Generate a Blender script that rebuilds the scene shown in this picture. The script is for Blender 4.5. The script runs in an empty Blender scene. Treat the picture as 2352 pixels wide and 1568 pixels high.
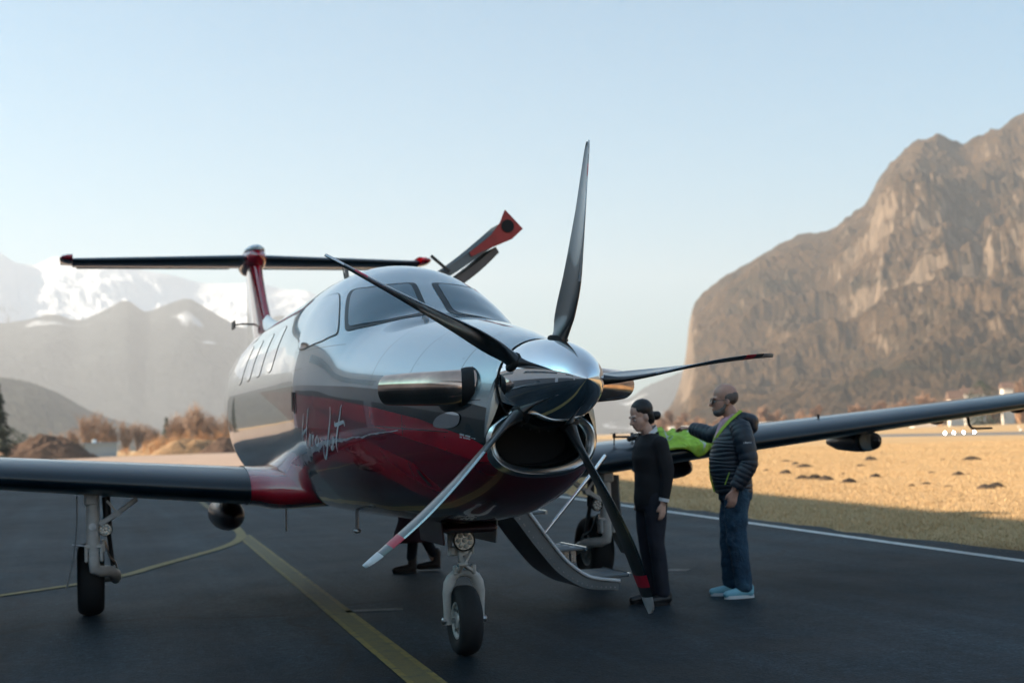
import bpy, math, random
import numpy as np
from mathutils import Vector, Matrix
rnd = random.Random(7)
nrs = np.random.RandomState(11)
scn = bpy.context.scene
COL = scn.collection

# ------------------------------------------------------------------ camera
PW, PH = 2352.0, 1568.0                     # pixel frame the positions were measured in
FPX = 3118.3
CAM = np.array([2.3187, 8.517, 1.3808])
YAW, PITCH, ROLL = 3.4485, 0.0702, -0.0331
def _basis():
    cy, sy, cp, sp = math.cos(YAW), math.sin(YAW), math.cos(PITCH), math.sin(PITCH)
    f = np.array([sy*cp, cy*cp, sp]); r = np.array([cy, -sy, 0.]); u = np.cross(r, f)
    cr, sr = math.cos(ROLL), math.sin(ROLL)
    return cr*r+sr*u, -sr*r+cr*u, f
CR, CU, CF = _basis()
def ray(x, y):
    d = CF + CR*(x-PW/2)/FPX - CU*(y-PH/2)/FPX
    return d/np.linalg.norm(d)
def on(x, y, ax, val):                      # the point where a pixel's ray meets a plane of the place
    d = ray(x, y); return CAM + d*(val-CAM[ax])/d[ax]
def gp(x, y, z=0.0): return on(x, y, 2, z)
def az_el(x, y):
    d = ray(x, y); a = math.atan2(d[0], d[1]); a -= 2*math.pi if a > 1.0 else 0
    return a, math.atan2(d[2], math.hypot(d[0], d[1]))
def at_dist(x, dist):                       # ground position at a given distance along a picture column
    d = ray(x, 1003.2-(x-PW/2)*0.0331); h = math.hypot(d[0], d[1])
    return CAM[0]+d[0]/h*dist, CAM[1]+d[1]/h*dist

cam = bpy.data.cameras.new('camera'); camo = bpy.data.objects.new('camera', cam); COL.objects.link(camo)
cam.sensor_width = 36.0; cam.lens = FPX/PW*36.0
cam.clip_start = 0.1; cam.clip_end = 60000
camo.matrix_world = Matrix(((CR[0], CU[0], -CF[0], CAM[0]), (CR[1], CU[1], -CF[1], CAM[1]), (CR[2], CU[2], -CF[2], CAM[2]), (0, 0, 0, 1)))
cam.dof.use_dof = True; cam.dof.focus_distance = 7.2; cam.dof.aperture_fstop = 2.5
scn.camera = camo

# ------------------------------------------------------------------ world, sun, exposure
SUN_EL = math.radians(25.0)
SUN_AZ = math.atan2(0.97, -0.22)            # from +y towards +x
world = bpy.data.worlds.new('World'); scn.world = world; world.use_nodes = True
wn = world.node_tree.nodes; wl = world.node_tree.links
sky = wn.new('ShaderNodeTexSky'); sky.sky_type = 'NISHITA'; sky.sun_disc = False
sky.sun_elevation = SUN_EL; sky.sun_rotation = SUN_AZ
sky.air_density = 1.0; sky.dust_density = 2.0; sky.ozone_density = 3.0; sky.altitude = 500
tint = wn.new('ShaderNodeMix'); tint.data_type = 'RGBA'; tint.blend_type = 'MULTIPLY'; tint.inputs[0].default_value = 1.0; tint.inputs[7].default_value = (0.30, 0.95, 1.02, 1)
wl.new(sky.outputs[0], tint.inputs[6]); wl.new(tint.outputs[2], wn['Background'].inputs[0]); wn['Background'].inputs[1].default_value = 0.05
sl = bpy.data.lights.new('sun', 'SUN'); sl.energy = 5.0; sl.angle = math.radians(0.5); sl.color = (1.0, 0.80, 0.58)
so = bpy.data.objects.new('sun', sl); COL.objects.link(so)
sd = Vector((math.cos(SUN_EL)*math.sin(SUN_AZ), math.cos(SUN_EL)*math.cos(SUN_AZ), math.sin(SUN_EL)))
so.rotation_euler = sd.to_track_quat('Z', 'Y').to_euler()
so.location = (40, -10, 60)
vs = scn.view_settings
vs.view_transform = 'Standard'; vs.look = 'None'; vs.exposure = 2.02; vs.gamma = 1.0; vs.use_curve_mapping = False
scn.render.engine = 'CYCLES'
cy = scn.cycles
cy.use_denoising = True; cy.max_bounces = 8; cy.glossy_bounces = 4; cy.diffuse_bounces = 3
cy.transmission_bounces = 6; cy.transparent_max_bounces = 12; cy.volume_bounces = 0
cy.sample_clamp_indirect = 6.0; cy.caustics_reflective = False; cy.caustics_refractive = False

# ------------------------------------------------------------------ materials
def mat(name):
    m = bpy.data.materials.new(name); m.use_nodes = True
    nt = m.node_tree; return m, nt, nt.nodes['Principled BSDF']
def setp(b, **k):
    for a, v in k.items():
        a = {'base': 'Base Color', 'rough': 'Roughness', 'metal': 'Metallic', 'coat': 'Coat Weight', 'coat_rough': 'Coat Roughness',
             'ior': 'IOR', 'trans': 'Transmission Weight', 'spec': 'Specular IOR Level', 'alpha': 'Alpha', 'sheen': 'Sheen Weight',
             'emit': 'Emission Color', 'emit_s': 'Emission Strength', 'sss': 'Subsurface Weight'}[a]
        b.inputs[a].default_value = (*v, 1.0) if isinstance(v, (tuple, list)) and len(v) == 3 else v
def node(nt, t, **k):
    n = nt.nodes.new(t)
    for a, v in k.items(): setattr(n, a, v)
    return n
def noise(nt, scale, detail=4, rough=0.55, coord='Object', vec=None, dist=0.0):
    n = node(nt, 'ShaderNodeTexNoise'); n.inputs['Scale'].default_value = scale
    n.inputs['Detail'].default_value = detail; n.inputs['Roughness'].default_value = rough; n.inputs['Distortion'].default_value = dist
    if vec is None:
        tc = node(nt, 'ShaderNodeTexCoord'); vec = tc.outputs[coord]
    nt.links.new(vec, n.inputs['Vector'])
    return n.outputs['Fac']
def ramp(nt, fac, stops):
    r = node(nt, 'ShaderNodeValToRGB'); e = r.color_ramp.elements
    while len(e) > 1: e.remove(e[-1])
    e[0].position = stops[0][0]; e[0].color = (*stops[0][1], 1)
    for p, c in stops[1:]:
        x = e.new(p); x.color = (*c, 1)
    nt.links.new(fac, r.inputs[0]); return r.outputs[0]
def math_(nt, op, a, b=None, c=None, clamp=False):
    n = node(nt, 'ShaderNodeMath', operation=op, use_clamp=clamp)
    for i, v in enumerate((a, b, c)):
        if v is None: continue
        if isinstance(v, (int, float)): n.inputs[i].default_value = v
        else: nt.links.new(v, n.inputs[i])
    return n.outputs[0]
def mixc(nt, fac, a, b, mode='MIX'):
    n = node(nt, 'ShaderNodeMix', data_type='RGBA', blend_type=mode)
    if isinstance(fac, (int, float)): n.inputs[0].default_value = fac
    else: nt.links.new(fac, n.inputs[0])
    for i, v in ((6, a), (7, b)):
        if isinstance(v, (tuple, list)): n.inputs[i].default_value = (*v, 1)
        else: nt.links.new(v, n.inputs[i])
    return n.outputs[2]
def bump(nt, b, h, strength=0.3, dist=0.01):
    n = node(nt, 'ShaderNodeBump'); n.inputs['Strength'].default_value = strength; n.inputs['Distance'].default_value = dist
    nt.links.new(h, n.inputs['Height']); nt.links.new(n.outputs[0], b.inputs['Normal'])
def simple(name, c, rough=0.5, metal=0.0, var=0.15, scale=6.0, coat=0.0, bmp=0.0, bscale=60, bdist=0.003, **k):
    m, nt, b = mat(name)
    n = noise(nt, scale, 5, 0.6)
    lo = tuple(x*(1-var) for x in c); hi = tuple(min(1, x*(1+var)) for x in c)
    nt.links.new(ramp(nt, n, [(0.3, lo), (0.7, hi)]), b.inputs['Base Color'])
    rr = node(nt, 'ShaderNodeMapRange'); rr.inputs[3].default_value = max(0.02, rough*0.85); rr.inputs[4].default_value = min(1, rough*1.15)
    nt.links.new(n, rr.inputs[0]); nt.links.new(rr.outputs[0], b.inputs['Roughness'])
    setp(b, metal=metal, coat=coat, coat_rough=0.04, **k)
    if bmp: bump(nt, b, noise(nt, bscale, 3, 0.6), bmp, bdist)
    return m

# ------------------------------------------------------------------ mesh helpers
class MB:
    def __init__(s): s.v = []; s.f = []; s.m = []; s.n = 0
    def add(s, v, f, m=0):
        b = s.n
        s.v.append(np.asarray(v, float).reshape(-1, 3)); s.n += len(s.v[-1])
        s.f += [tuple(int(i)+b for i in q) for q in f]; s.m += [m]*len(f)
        return s
    def box(s, c, size, rot=None, m=0, bev=0.0):
        x, y, z = (np.array(size)/2.0)
        if bev <= 0:
            v = np.array([(i*x, j*y, k*z) for i in (-1, 1) for j in (-1, 1) for k in (-1, 1)])
            f = [(0, 1, 3, 2), (4, 6, 7, 5), (0, 4, 5, 1), (2, 3, 7, 6), (0, 2, 6, 4), (1, 5, 7, 3)]
        else:
            b = min(bev, x*.9, y*.9, z*.9)
            ring = []
            for zz, ins in ((-z, b), (-z+b, 0), (z-b, 0), (z, b)):
                xx, yy = x-ins, y-ins
                ring += [(-xx+b, -yy, zz), (xx-b, -yy, zz), (xx, -yy+b, zz), (xx, yy-b, zz), (xx-b, yy, zz), (-xx+b, yy, zz), (-xx, yy-b, zz), (-xx, -yy+b, zz)]
            v = np.array(ring); f = []
            for r in range(3):
                for k in range(8): f.append((r*8+k, r*8+(k+1) % 8, (r+1)*8+(k+1) % 8, (r+1)*8+k))
            f.append(tuple(range(7, -1, -1))); f.append(tuple(range(24, 32)))
        if rot is not None: v = v @ np.array(rot).T
        return s.add(v+np.array(c), f, m)
    def bar(s, a, b, w, h=None, m=0, up=(0, 0, 1), bev=0.0):
        a, b = np.array(a, float), np.array(b, float); h = h or w
        d = b-a; L = np.linalg.norm(d); d /= L
        x = np.cross(d, up); n = np.linalg.norm(x); x = x/n if n > 1e-6 else np.array([1., 0, 0]); z = np.cross(x, d)
        return s.box((a+b)/2, (w, L, h), np.stack([x, d, z], 1), m, bev)
    def grid(s, P, cu=False, cv=False, m=0, flip=False):
        P = np.asarray(P, float); a, b = P.shape[:2]; f = []
        for i in range(a if cu else a-1):
            for j in range(b if cv else b-1):
                q = (i*b+j, ((i+1) % a)*b+j, ((i+1) % a)*b+(j+1) % b, i*b+(j+1) % b)
                f.append(q[::-1] if flip else q)
        return s.add(P.reshape(-1, 3), f, m)
    def tube(s, pts, rad, n=12, caps=True, m=0, flat=1.0):
        pts = np.array(pts, float); k = len(pts)
        rad = np.full(k, rad) if np.isscalar(rad) else np.array(rad, float)
        t = np.gradient(pts, axis=0); t /= np.linalg.norm(t, axis=1)[:, None]
        ref = np.array([0, 0, 1.]) if abs(t[0][2]) < 0.9 else np.array([1., 0, 0])
        u = np.cross(ref, t[0]); u /= np.linalg.norm(u); P = []
        a = np.arange(n)*2*math.pi/n
        for i in range(k):
            u = u-t[i]*(u@t[i]); u /= np.linalg.norm(u); w = np.cross(t[i], u)
            P.append(pts[i]+rad[i]*(np.cos(a)[:, None]*u+flat*np.sin(a)[:, None]*w))
        b = s.n; s.grid(np.array(P), cv=True, m=m, flip=True)
        if caps:
            s.f.append(tuple(b+j for j in range(n))); s.f.append(tuple(b+(k-1)*n+j for j in range(n-1, -1, -1))); s.m += [m, m]
        return s
    def lathe(s, prof, o=(0, 0, 0), d=(0, 0, 1), n=32, m=0, caps=True):
        d = np.array(d, float); d /= np.linalg.norm(d)
        ref = np.array([0, 0, 1.]) if abs(d[2]) < 0.9 else np.array([1., 0, 0])
        u = np.cross(ref, d); u /= np.linalg.norm(u); w = np.cross(d, u); a = np.arange(n)*2*math.pi/n
        P = np.array([np.array(o)+d*h+max(r, 1e-4)*(np.cos(a)[:, None]*u+np.sin(a)[:, None]*w) for r, h in prof])
        b = s.n; s.grid(P, cv=True, m=m, flip=True); k = len(prof)
        if caps:
            s.f.append(tuple(b+j for j in range(n))); s.f.append(tuple(b+(k-1)*n+j for j in range(n-1, -1, -1))); s.m += [m, m]
        return s
    def ell(s, c, r, rot=None, nu=16, nv=10, m=0):
        th = np.linspace(0.02, math.pi-0.02, nv); ph = np.arange(nu)*2*math.pi/nu
        P = np.stack([np.sin(th)[:, None]*np.cos(ph), np.sin(th)[:, None]*np.sin(ph), np.cos(th)[:, None]+0*ph], -1)*np.array(r)
        if rot is not None: P = P @ np.array(rot).T
        b = s.n; s.grid(P+np.array(c), cv=True, m=m)
        s.f.append(tuple(b+j for j in range(nu))); s.f.append(tuple(b+(nv-1)*nu+j for j in range(nu-1, -1, -1))); s.m += [m, m]
        return s
    def mesh(s, name, mats, smooth=40):
        me = bpy.data.meshes.new(name)
        v = np.concatenate(s.v) if s.v else np.zeros((0, 3))
        me.from_pydata(v.tolist(), [], s.f); me.validate()
        for x in (mats if isinstance(mats, (list, tuple)) else [mats]): me.materials.append(x)
        if len(me.polygons) == len(s.m): me.polygons.foreach_set('material_index', s.m)
        if smooth:
            me.polygons.foreach_set('use_smooth', [True]*len(me.polygons)); me.set_sharp_from_angle(angle=math.radians(smooth))
        me.update(); return me
    def obj(s, name, mats, parent=None, smooth=40):
        return link(bpy.data.objects.new(name, s.mesh(name, mats, smooth)), parent)
def link(o, parent=None):
    COL.objects.link(o)
    if parent is not None: o.parent = parent
    return o
def empty(name, loc=(0, 0, 0), rz=0.0, parent=None):
    o = bpy.data.objects.new(name, None); o.empty_display_size = 0.2
    o.location = loc; o.rotation_euler = (0, 0, rz); return link(o, parent)
def tag(o, label=None, cat=None, group=None, kind=None):
    for k, v in (('label', label), ('category', cat), ('group', group), ('kind', kind)):
        if v: o[k] = v
    return o
def copy_tree(o, parent=None):
    c = o.copy(); COL.objects.link(c); c.parent = parent
    for ch in list(o.children): copy_tree(ch, c)
    return c
def rotm(ax, ang):
    return np.array(Matrix.Rotation(ang, 3, ax))

# value noise (numpy) for terrain
_NT = nrs.rand(256, 256)
def vnoise(x, y):
    xi, yi = np.floor(x).astype(int), np.floor(y).astype(int); fx, fy = x-xi, y-yi
    fx = fx*fx*(3-2*fx); fy = fy*fy*(3-2*fy)
    g = lambda a, b: _NT[a % 256, b % 256]
    return (g(xi, yi)*(1-fx)+g(xi+1, yi)*fx)*(1-fy)+(g(xi, yi+1)*(1-fx)+g(xi+1, yi+1)*fx)*fy
def fbm(x, y, o=5, gain=0.5, ridged=False):
    s = 0; a = 1.0; t = 0
    for i in range(o):
        n = vnoise(x*2**i+i*17.3, y*2**i+i*9.1)
        s = s+a*((1-np.abs(2*n-1)) if ridged else n); t += a; a *= gain
    return s/t
def pchip(xs, ys):
    xs = np.array(xs, float); ys = np.array(ys, float)
    h = np.diff(xs); d = np.diff(ys)/h; m = np.zeros_like(ys)
    for i in range(1, len(xs)-1):
        if d[i-1]*d[i] > 0:
            w1 = 2*h[i]+h[i-1]; w2 = h[i]+2*h[i-1]; m[i] = (w1+w2)/(w1/d[i-1]+w2/d[i])
    m[0] = d[0]; m[-1] = d[-1]
    def f(x):
        x = np.clip(x, xs[0], xs[-1]); i = np.clip(np.searchsorted(xs, x)-1, 0, len(xs)-2); t = (x-xs[i])/h[i]
        return (1+2*t)*(1-t)**2*ys[i]+t*(1-t)**2*h[i]*m[i]+t*t*(3-2*t)*ys[i+1]+t*t*(t-1)*h[i]*m[i+1]
    return f
# ------------------------------------------------------------------ setting: ground, apron, markings
def ground_mat():
    m, nt, b = mat('dry_grass_ground')
    tc = node(nt, 'ShaderNodeTexCoord')
    big = noise(nt, 0.05, 5, 0.6, vec=tc.outputs['Object'])
    mid = noise(nt, 1.3, 6, 0.7, vec=tc.outputs['Object'])
    fine = noise(nt, 14.0, 4, 0.7, vec=tc.outputs['Object'])
    c1 = ramp(nt, mid, [(0.25, (0.31, 0.21, 0.110)), (0.5, (0.47, 0.315, 0.165)), (0.75, (0.58, 0.40, 0.23))])
    c2 = ramp(nt, big, [(0.3, (0.42, 0.295, 0.16)), (0.7, (0.56, 0.375, 0.20))])
    mp = node(nt, 'ShaderNodeMapping'); mp.inputs['Scale'].default_value = (0.12, 0.008, 1); mp.inputs['Rotation'].default_value = (0, 0, -0.08); nt.links.new(tc.outputs['Object'], mp.inputs['Vector'])
    bands = noise(nt, 1.0, 5, 0.65, vec=mp.outputs[0])
    c = mixc(nt, 0.5, c1, c2)
    c = mixc(nt, 0.75, c, ramp(nt, bands, [(0.3, (0.70, 0.72, 0.74)), (0.5, (0.95, 0.95, 0.95)), (0.7, (1.12, 1.08, 1.02))]), 'MULTIPLY')
    f = ramp(nt, fine, [(0.3, (0.78, 0.78, 0.78)), (0.65, (1.06, 1.06, 1.06))])
    c = mixc(nt, 0.8, c, f, 'MULTIPLY')
    nt.links.new(c, b.inputs['Base Color']); setp(b, rough=0.95, spec=0.1)
    bump(nt, b, fine, 0.5, 0.03)
    return m
def asphalt_mat():
    m, nt, b = mat('asphalt')
    tc = node(nt, 'ShaderNodeTexCoord'); v = tc.outputs['Object']
    big = noise(nt, 0.16, 5, 0.6, vec=v); mid = noise(nt, 1.1, 5, 0.65, vec=v)
    fine = noise(nt, 130.0, 2, 0.7, vec=v)
    vor = node(nt, 'ShaderNodeTexVoronoi'); vor.inputs['Scale'].default_value = 62; nt.links.new(v, vor.inputs['Vector'])
    c = ramp(nt, big, [(0.38, (0.006, 0.015, 0.021)), (0.62, (0.023, 0.039, 0.051))])
    c = mixc(nt, 0.6, c, ramp(nt, mid, [(0.3, (0.55, 0.56, 0.58)), (0.7, (1.3, 1.28, 1.26))]), 'MULTIPLY')
    c = mixc(nt, 0.85, c, ramp(nt, vor.outputs['Color'], [(0.0, (0.30, 0.30, 0.31)), (0.5, (0.9, 0.9, 0.9)), (0.88, (1.5, 1.5, 1.5)), (1.0, (3.6, 3.6, 3.6))]), 'MULTIPLY')
    c = mixc(nt, 0.8, c, ramp(nt, noise(nt, 11.0, 5, 0.75, vec=v), [(0.36, (0.55, 0.56, 0.58)), (0.5, (0.95, 0.95, 0.95)), (0.66, (1.6, 1.58, 1.55))]), 'MULTIPLY')
    # long streaks of tyre rubber and sweeping along the taxi direction
    mp = node(nt, 'ShaderNodeMapping'); mp.inputs['Scale'].default_value = (1.6, 0.05, 1); mp.inputs['Rotation'].default_value = (0, 0, 0.25)
    nt.links.new(v, mp.inputs['Vector'])
    st = noise(nt, 1.0, 4, 0.6, vec=mp.outputs[0])
    c = mixc(nt, 0.85, c, ramp(nt, st, [(0.38, (0.50, 0.51, 0.54)), (0.52, (0.95, 0.95, 0.96)), (0.66, (1.5, 1.5, 1.48))]), 'MULTIPLY')
    # oil patch and smaller drips near the nose
    sep = node(nt, 'ShaderNodeSeparateXYZ'); nt.links.new(v, sep.inputs[0])
    wob = noise(nt, 2.5, 4, 0.6, vec=v)
    for (ox, oy, rx, ry, amt) in ((-1.85, 0.56, 0.44, 0.36, 0.5), (0.3, -2.2, 0.25, 0.4, 0.4), (-0.9, -0.6, 0.3, 0.2, 0.3)):
        dx = math_(nt, 'DIVIDE', math_(nt, 'SUBTRACT', sep.outputs[0], ox), rx); dy = math_(nt, 'DIVIDE', math_(nt, 'SUBTRACT', sep.outputs[1], oy), ry)
        d = math_(nt, 'SQRT', math_(nt, 'ADD', math_(nt, 'MULTIPLY', dx, dx), math_(nt, 'MULTIPLY', dy, dy)))
        d = math_(nt, 'ADD', d, math_(nt, 'MULTIPLY', math_(nt, 'SUBTRACT', wob, 0.5), 1.6))
        k = node(nt, 'ShaderNodeMapRange'); k.inputs[1].default_value = 0.6; k.inputs[2].default_value = 1.15; k.inputs[3].default_value = amt; k.inputs[4].default_value = 0.0
        nt.links.new(d, k.inputs[0]); c = mixc(nt, k.outputs[0], c, (0.016, 0.016, 0.017))
    # tar seams
    wv = node(nt, 'ShaderNodeTexVoronoi', feature='DISTANCE_TO_EDGE'); wv.inputs['Scale'].default_value = 0.16
    mp2 = node(nt, 'ShaderNodeMapping'); nt.links.new(v, mp2.inputs['Vector'])
    nz = node(nt, 'ShaderNodeTexNoise'); nz.inputs['Scale'].default_value = 0.8; nz.inputs['Detail'].default_value = 5; nt.links.new(v, nz.inputs['Vector'])
    va = node(nt, 'ShaderNodeVectorMath', operation='MULTIPLY_ADD'); va.inputs[1].default_value = (1.2, 1.2, 0)
    nt.links.new(nz.outputs['Color'], va.inputs[0]); nt.links.new(v, va.inputs[2]); nt.links.new(va.outputs[0], wv.inputs['Vector'])
    cr = node(nt, 'ShaderNodeMapRange'); cr.inputs[1].default_value = 0.0; cr.inputs[2].default_value = 0.010; cr.inputs[3].default_value = 0.75; cr.inputs[4].default_value = 0.0
    nt.links.new(wv.outputs['Distance'], cr.inputs[0]); c = mixc(nt, cr.outputs[0], c, (0.012, 0.012, 0.013))
    nt.links.new(c, b.inputs['Base Color'])
    rr = node(nt, 'ShaderNodeMapRange'); rr.inputs[3].default_value = 0.48; rr.inputs[4].default_value = 0.75
    nt.links.new(mid, rr.inputs[0]); nt.links.new(rr.outputs[0], b.inputs['Roughness']); setp(b, spec=0.15)
    hh = math_(nt, 'ADD', vor.outputs['Distance'], math_(nt, 'MULTIPLY', fine, 0.5))
    bump(nt, b, hh, 0.8, 0.008)
    return m
def paint_mark_mat(name, col, wear=0.5, edge=None):
    m, nt, b = mat(name)
    n1 = noise(nt, 9, 6, 0.7); n2 = noise(nt, 90, 3, 0.7)
    s = math_(nt, 'ADD', math_(nt, 'MULTIPLY', n1, 0.6), math_(nt, 'MULTIPLY', n2, 0.4))
    k = node(nt, 'ShaderNodeMapRange'); k.inputs[1].default_value = wear-0.09; k.inputs[2].default_value = wear+0.09; nt.links.new(s, k.inputs[0])
    base = mixc(nt, n1, tuple(x*0.8 for x in col), col)
    nt.links.new(mixc(nt, k.outputs[0], base, (0.05, 0.052, 0.054)), b.inputs['Base Color']); setp(b, rough=0.65, spec=0.3)
    bump(nt, b, n2, 0.4, 0.003)
    return m
M_GROUND = ground_mat(); M_ASPH = asphalt_mat()
M_YEL = paint_mark_mat('yellow_marking', (0.30, 0.22, 0.055), 0.55); M_YELF = paint_mark_mat('faded_yellow_marking', (0.19, 0.145, 0.055), 0.58)
M_WHT = paint_mark_mat('white_marking', (0.72, 0.72, 0.70), 0.60); M_WHTF = paint_mark_mat('faded_white_marking', (0.22, 0.22, 0.22), 0.50)

def edge_x(y): return -7.0+0.083*(y+3.5)
# ground: one sheet to beyond the mountains' feet
R0 = 8600.0; radii = [0, 30, 120, 500, 2000, 6000, R0]; na = 96
gv = [(0, 0, -0.02)]; gf = []
for r in radii[1:]:
    for k in range(na): gv.append((r*math.cos(2*math.pi*k/na), r*math.sin(2*math.pi*k/na), -0.02))
for k in range(na): gf.append((0, 1+k, 1+(k+1) % na))
for i in range(len(radii)-2):
    for k in range(na):
        a, b_ = 1+i*na, 1+(i+1)*na; gf.append((a+k, b_+k, b_+(k+1) % na, a+(k+1) % na))
tag(MB().add(gv, gf).obj('ground', M_GROUND, smooth=0), kind='structure')
def slab(name, pts, z0, z1, m):
    n = len(pts); v = [(x, y, z1) for x, y in pts]+[(x, y, z0) for x, y in pts]
    f = [tuple(range(n))]+[(i, i+n, (i+1) % n+n, (i+1) % n) for i in range(n)]
    return MB().add(v, f).obj(name, m, smooth=0)
wob = [(edge_x(y)+0.05*math.sin(y*1.7)+0.04*math.sin(y*4.1+1)+rnd.uniform(-.05, .05)+.08*math.sin(y*.6), y) for y in np.arange(40, -80, -0.35)]
far = [(edge_x(y), y) for y in (-90, -130, -200, -300)]
apron_pts = wob+far+[(60, -300), (60, 90), (edge_x(40), 90)]
tag(slab('apron', apron_pts[::-1] if False else apron_pts, -0.05, 0.0, M_ASPH), kind='structure')
tag(slab('concrete_apron', [(-14.0, -56), (-34, -290), (58, -290), (58, -56)], -0.02, 0.004, simple('pale_concrete', (0.33, 0.235, 0.18), 0.85, var=0.2, scale=0.3, bmp=0.2, bscale=8, bdist=0.01)), kind='structure')
def ribbon(name, pts, w, z, m, sub=1):
    P = np.array(pts, float); t = np.gradient(P, axis=0); t /= np.linalg.norm(t, axis=1)[:, None]; nrm = np.stack([-t[:, 1], t[:, 0]], 1)
    G = np.stack([np.c_[P-nrm*w/2, np.full(len(P), z)], np.c_[P+nrm*w/2, np.full(len(P), z)]], 1)
    return MB().grid(G, flip=True).obj(name, m, smooth=0)
tag(ribbon('edge_line', [(edge_x(y)+0.47, y) for y in np.linspace(40, -150, 60)], 0.14, 0.004, M_WHT), kind='structure')
def yl(y): return 0.468+(0.85-y)*(-0.0353)
tag(ribbon('taxi_line', [(yl(y), y) for y in np.linspace(30, -60, 80)], 0.13, 0.004, M_YELF), kind='structure')
for s in (-1, 1):
    tag(ribbon('taxi_line_border', [(yl(y)+s*0.085, y) for y in np.linspace(30, -13.0, 50)], 0.045, 0.004, M_YEL), kind='structure')
cvp = pchip([-22, -16, -14, -12.9, -11.5, -10.5, -9.5, -8.2, -7.05, -5.78, -4.5], [-.42, -.17, -.07, .02, .256, .56, .963, 1.5, 1.985, 3.117, 5.2])
cp_ = [(float(cvp(y)), y) for y in np.linspace(-18, -5.78, 70)]+[(4.4+k*1.4, -4.62+k*1.0) for k in range(0, 8)]
tag(ribbon('lead_in_line', cp_, 0.15, 0.008, M_YEL), kind='structure')
a_, b_ = gp(795, 1404), gp(925, 1398)
tag(ribbon('faded_stripe', [(a_[0], a_[1]), ((a_[0]+b_[0])/2, (a_[1]+b_[1])/2), (b_[0], b_[1])], 0.16, 0.004, M_WHTF), kind='structure')
a_, b_ = gp(1532, 1309), gp(1582, 1309)
tag(ribbon('faded_stripe', [(a_[0], a_[1]), ((a_[0]+b_[0])/2, (a_[1]+b_[1])/2), (b_[0], b_[1])], 0.22, 0.004, M_WHTF), kind='structure')
# runway across the field
RUN = [(-47, 300), (-92, -900)]
tag(slab('runway', [(-52, 300), (-128, -700), (-150, -700), (-74, 300)], -0.05, 0.0, simple('runway_asphalt', (0.13, 0.125, 0.12), 0.8)), kind='structure')

# ------------------------------------------------------------------ mountains
def mountain_mat(name, forest, forest2, rock, snow_z=None, scale=0.02, rock_slope=0.62, rock_amt=1.0):
    m, nt, b = mat(name)
    geo = node(nt, 'ShaderNodeNewGeometry'); sep = node(nt, 'ShaderNodeSeparateXYZ'); nt.links.new(geo.outputs['True Normal'], sep.inputs[0])
    tc = node(nt, 'ShaderNodeTexCoord'); v = tc.outputs['Object']; pz = node(nt, 'ShaderNodeSeparateXYZ'); nt.links.new(v, pz.inputs[0])
    n1 = noise(nt, scale, 7, 0.7, vec=v); n2 = noise(nt, scale*6, 4, 0.7, vec=v)
    n3 = noise(nt, scale*25, 3, 0.7, vec=v)
    fo = ramp(nt, math_(nt, 'ADD', math_(nt, 'MULTIPLY', n1, 0.6), math_(nt, 'MULTIPLY', n2, 0.4)), [(0.36, forest), (0.50, forest2), (0.64, tuple(min(1, x*1.5) for x in forest2))])
    fo = mixc(nt, 0.85, fo, ramp(nt, n3, [(0.36, (0.25, 0.28, 0.28)), (0.52, (0.9, 0.9, 0.9)), (0.66, (1.7, 1.6, 1.5))]), 'MULTIPLY')
    mpz = node(nt, 'ShaderNodeMapping'); mpz.inputs['Scale'].default_value = (1, 1, 0.16); nt.links.new(v, mpz.inputs['Vector'])
    vs_ = noise(nt, scale*9, 6, 0.75, vec=mpz.outputs[0], dist=0.6)
    ro = ramp(nt, vs_, [(0.32, tuple(x*0.35 for x in rock)), (0.5, tuple(x*0.8 for x in rock)), (0.68, tuple(min(1, x*1.25) for x in rock))])
    sl_ = math_(nt, 'ADD', sep.outputs[2], math_(nt, 'MULTIPLY', math_(nt, 'SUBTRACT', n2, 0.5), 0.55))
    k = node(nt, 'ShaderNodeMapRange'); k.inputs[1].default_value = rock_slope+0.05; k.inputs[2].default_value = rock_slope-0.07; k.inputs[3].default_value = 0; k.inputs[4].default_value = rock_amt
    nt.links.new(sl_, k.inputs[0]); c = mixc(nt, k.outputs[0], fo, ro)
    if snow_z is not None:
        zz = math_(nt, 'ADD', pz.outputs[2], math_(nt, 'MULTIPLY', math_(nt, 'SUBTRACT', n1, 0.5), snow_z[1]))
        zz = math_(nt, 'ADD', zz, math_(nt, 'MULTIPLY', math_(nt, 'SUBTRACT', sep.outputs[2], 0.75), snow_z[2]))
        ks = node(nt, 'ShaderNodeMapRange'); ks.inputs[1].default_value = snow_z[0]-30; ks.inputs[2].default_value = snow_z[0]+60; nt.links.new(zz, ks.inputs[0])
        c = mixc(nt, ks.outputs[0], c, (0.70, 0.74, 0.80))
        pn = noise(nt, scale*0.9, 6, 0.6, vec=v, dist=0.8); kp = node(nt, 'ShaderNodeMapRange'); kp.inputs[1].default_value = 0.60; kp.inputs[2].default_value = 0.64; nt.links.new(pn, kp.inputs[0])
        c = mixc(nt, math_(nt, 'MULTIPLY', kp.outputs[0], 0.8), c, (0.62, 0.66, 0.72))
    nt.links.new(c, b.inputs['Base Color']); setp(b, rough=0.95, spec=0.05)
    return m
def az_at(x): return az_el(x, 1003.2-(x-PW/2)*0.0331)[0]
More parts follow.
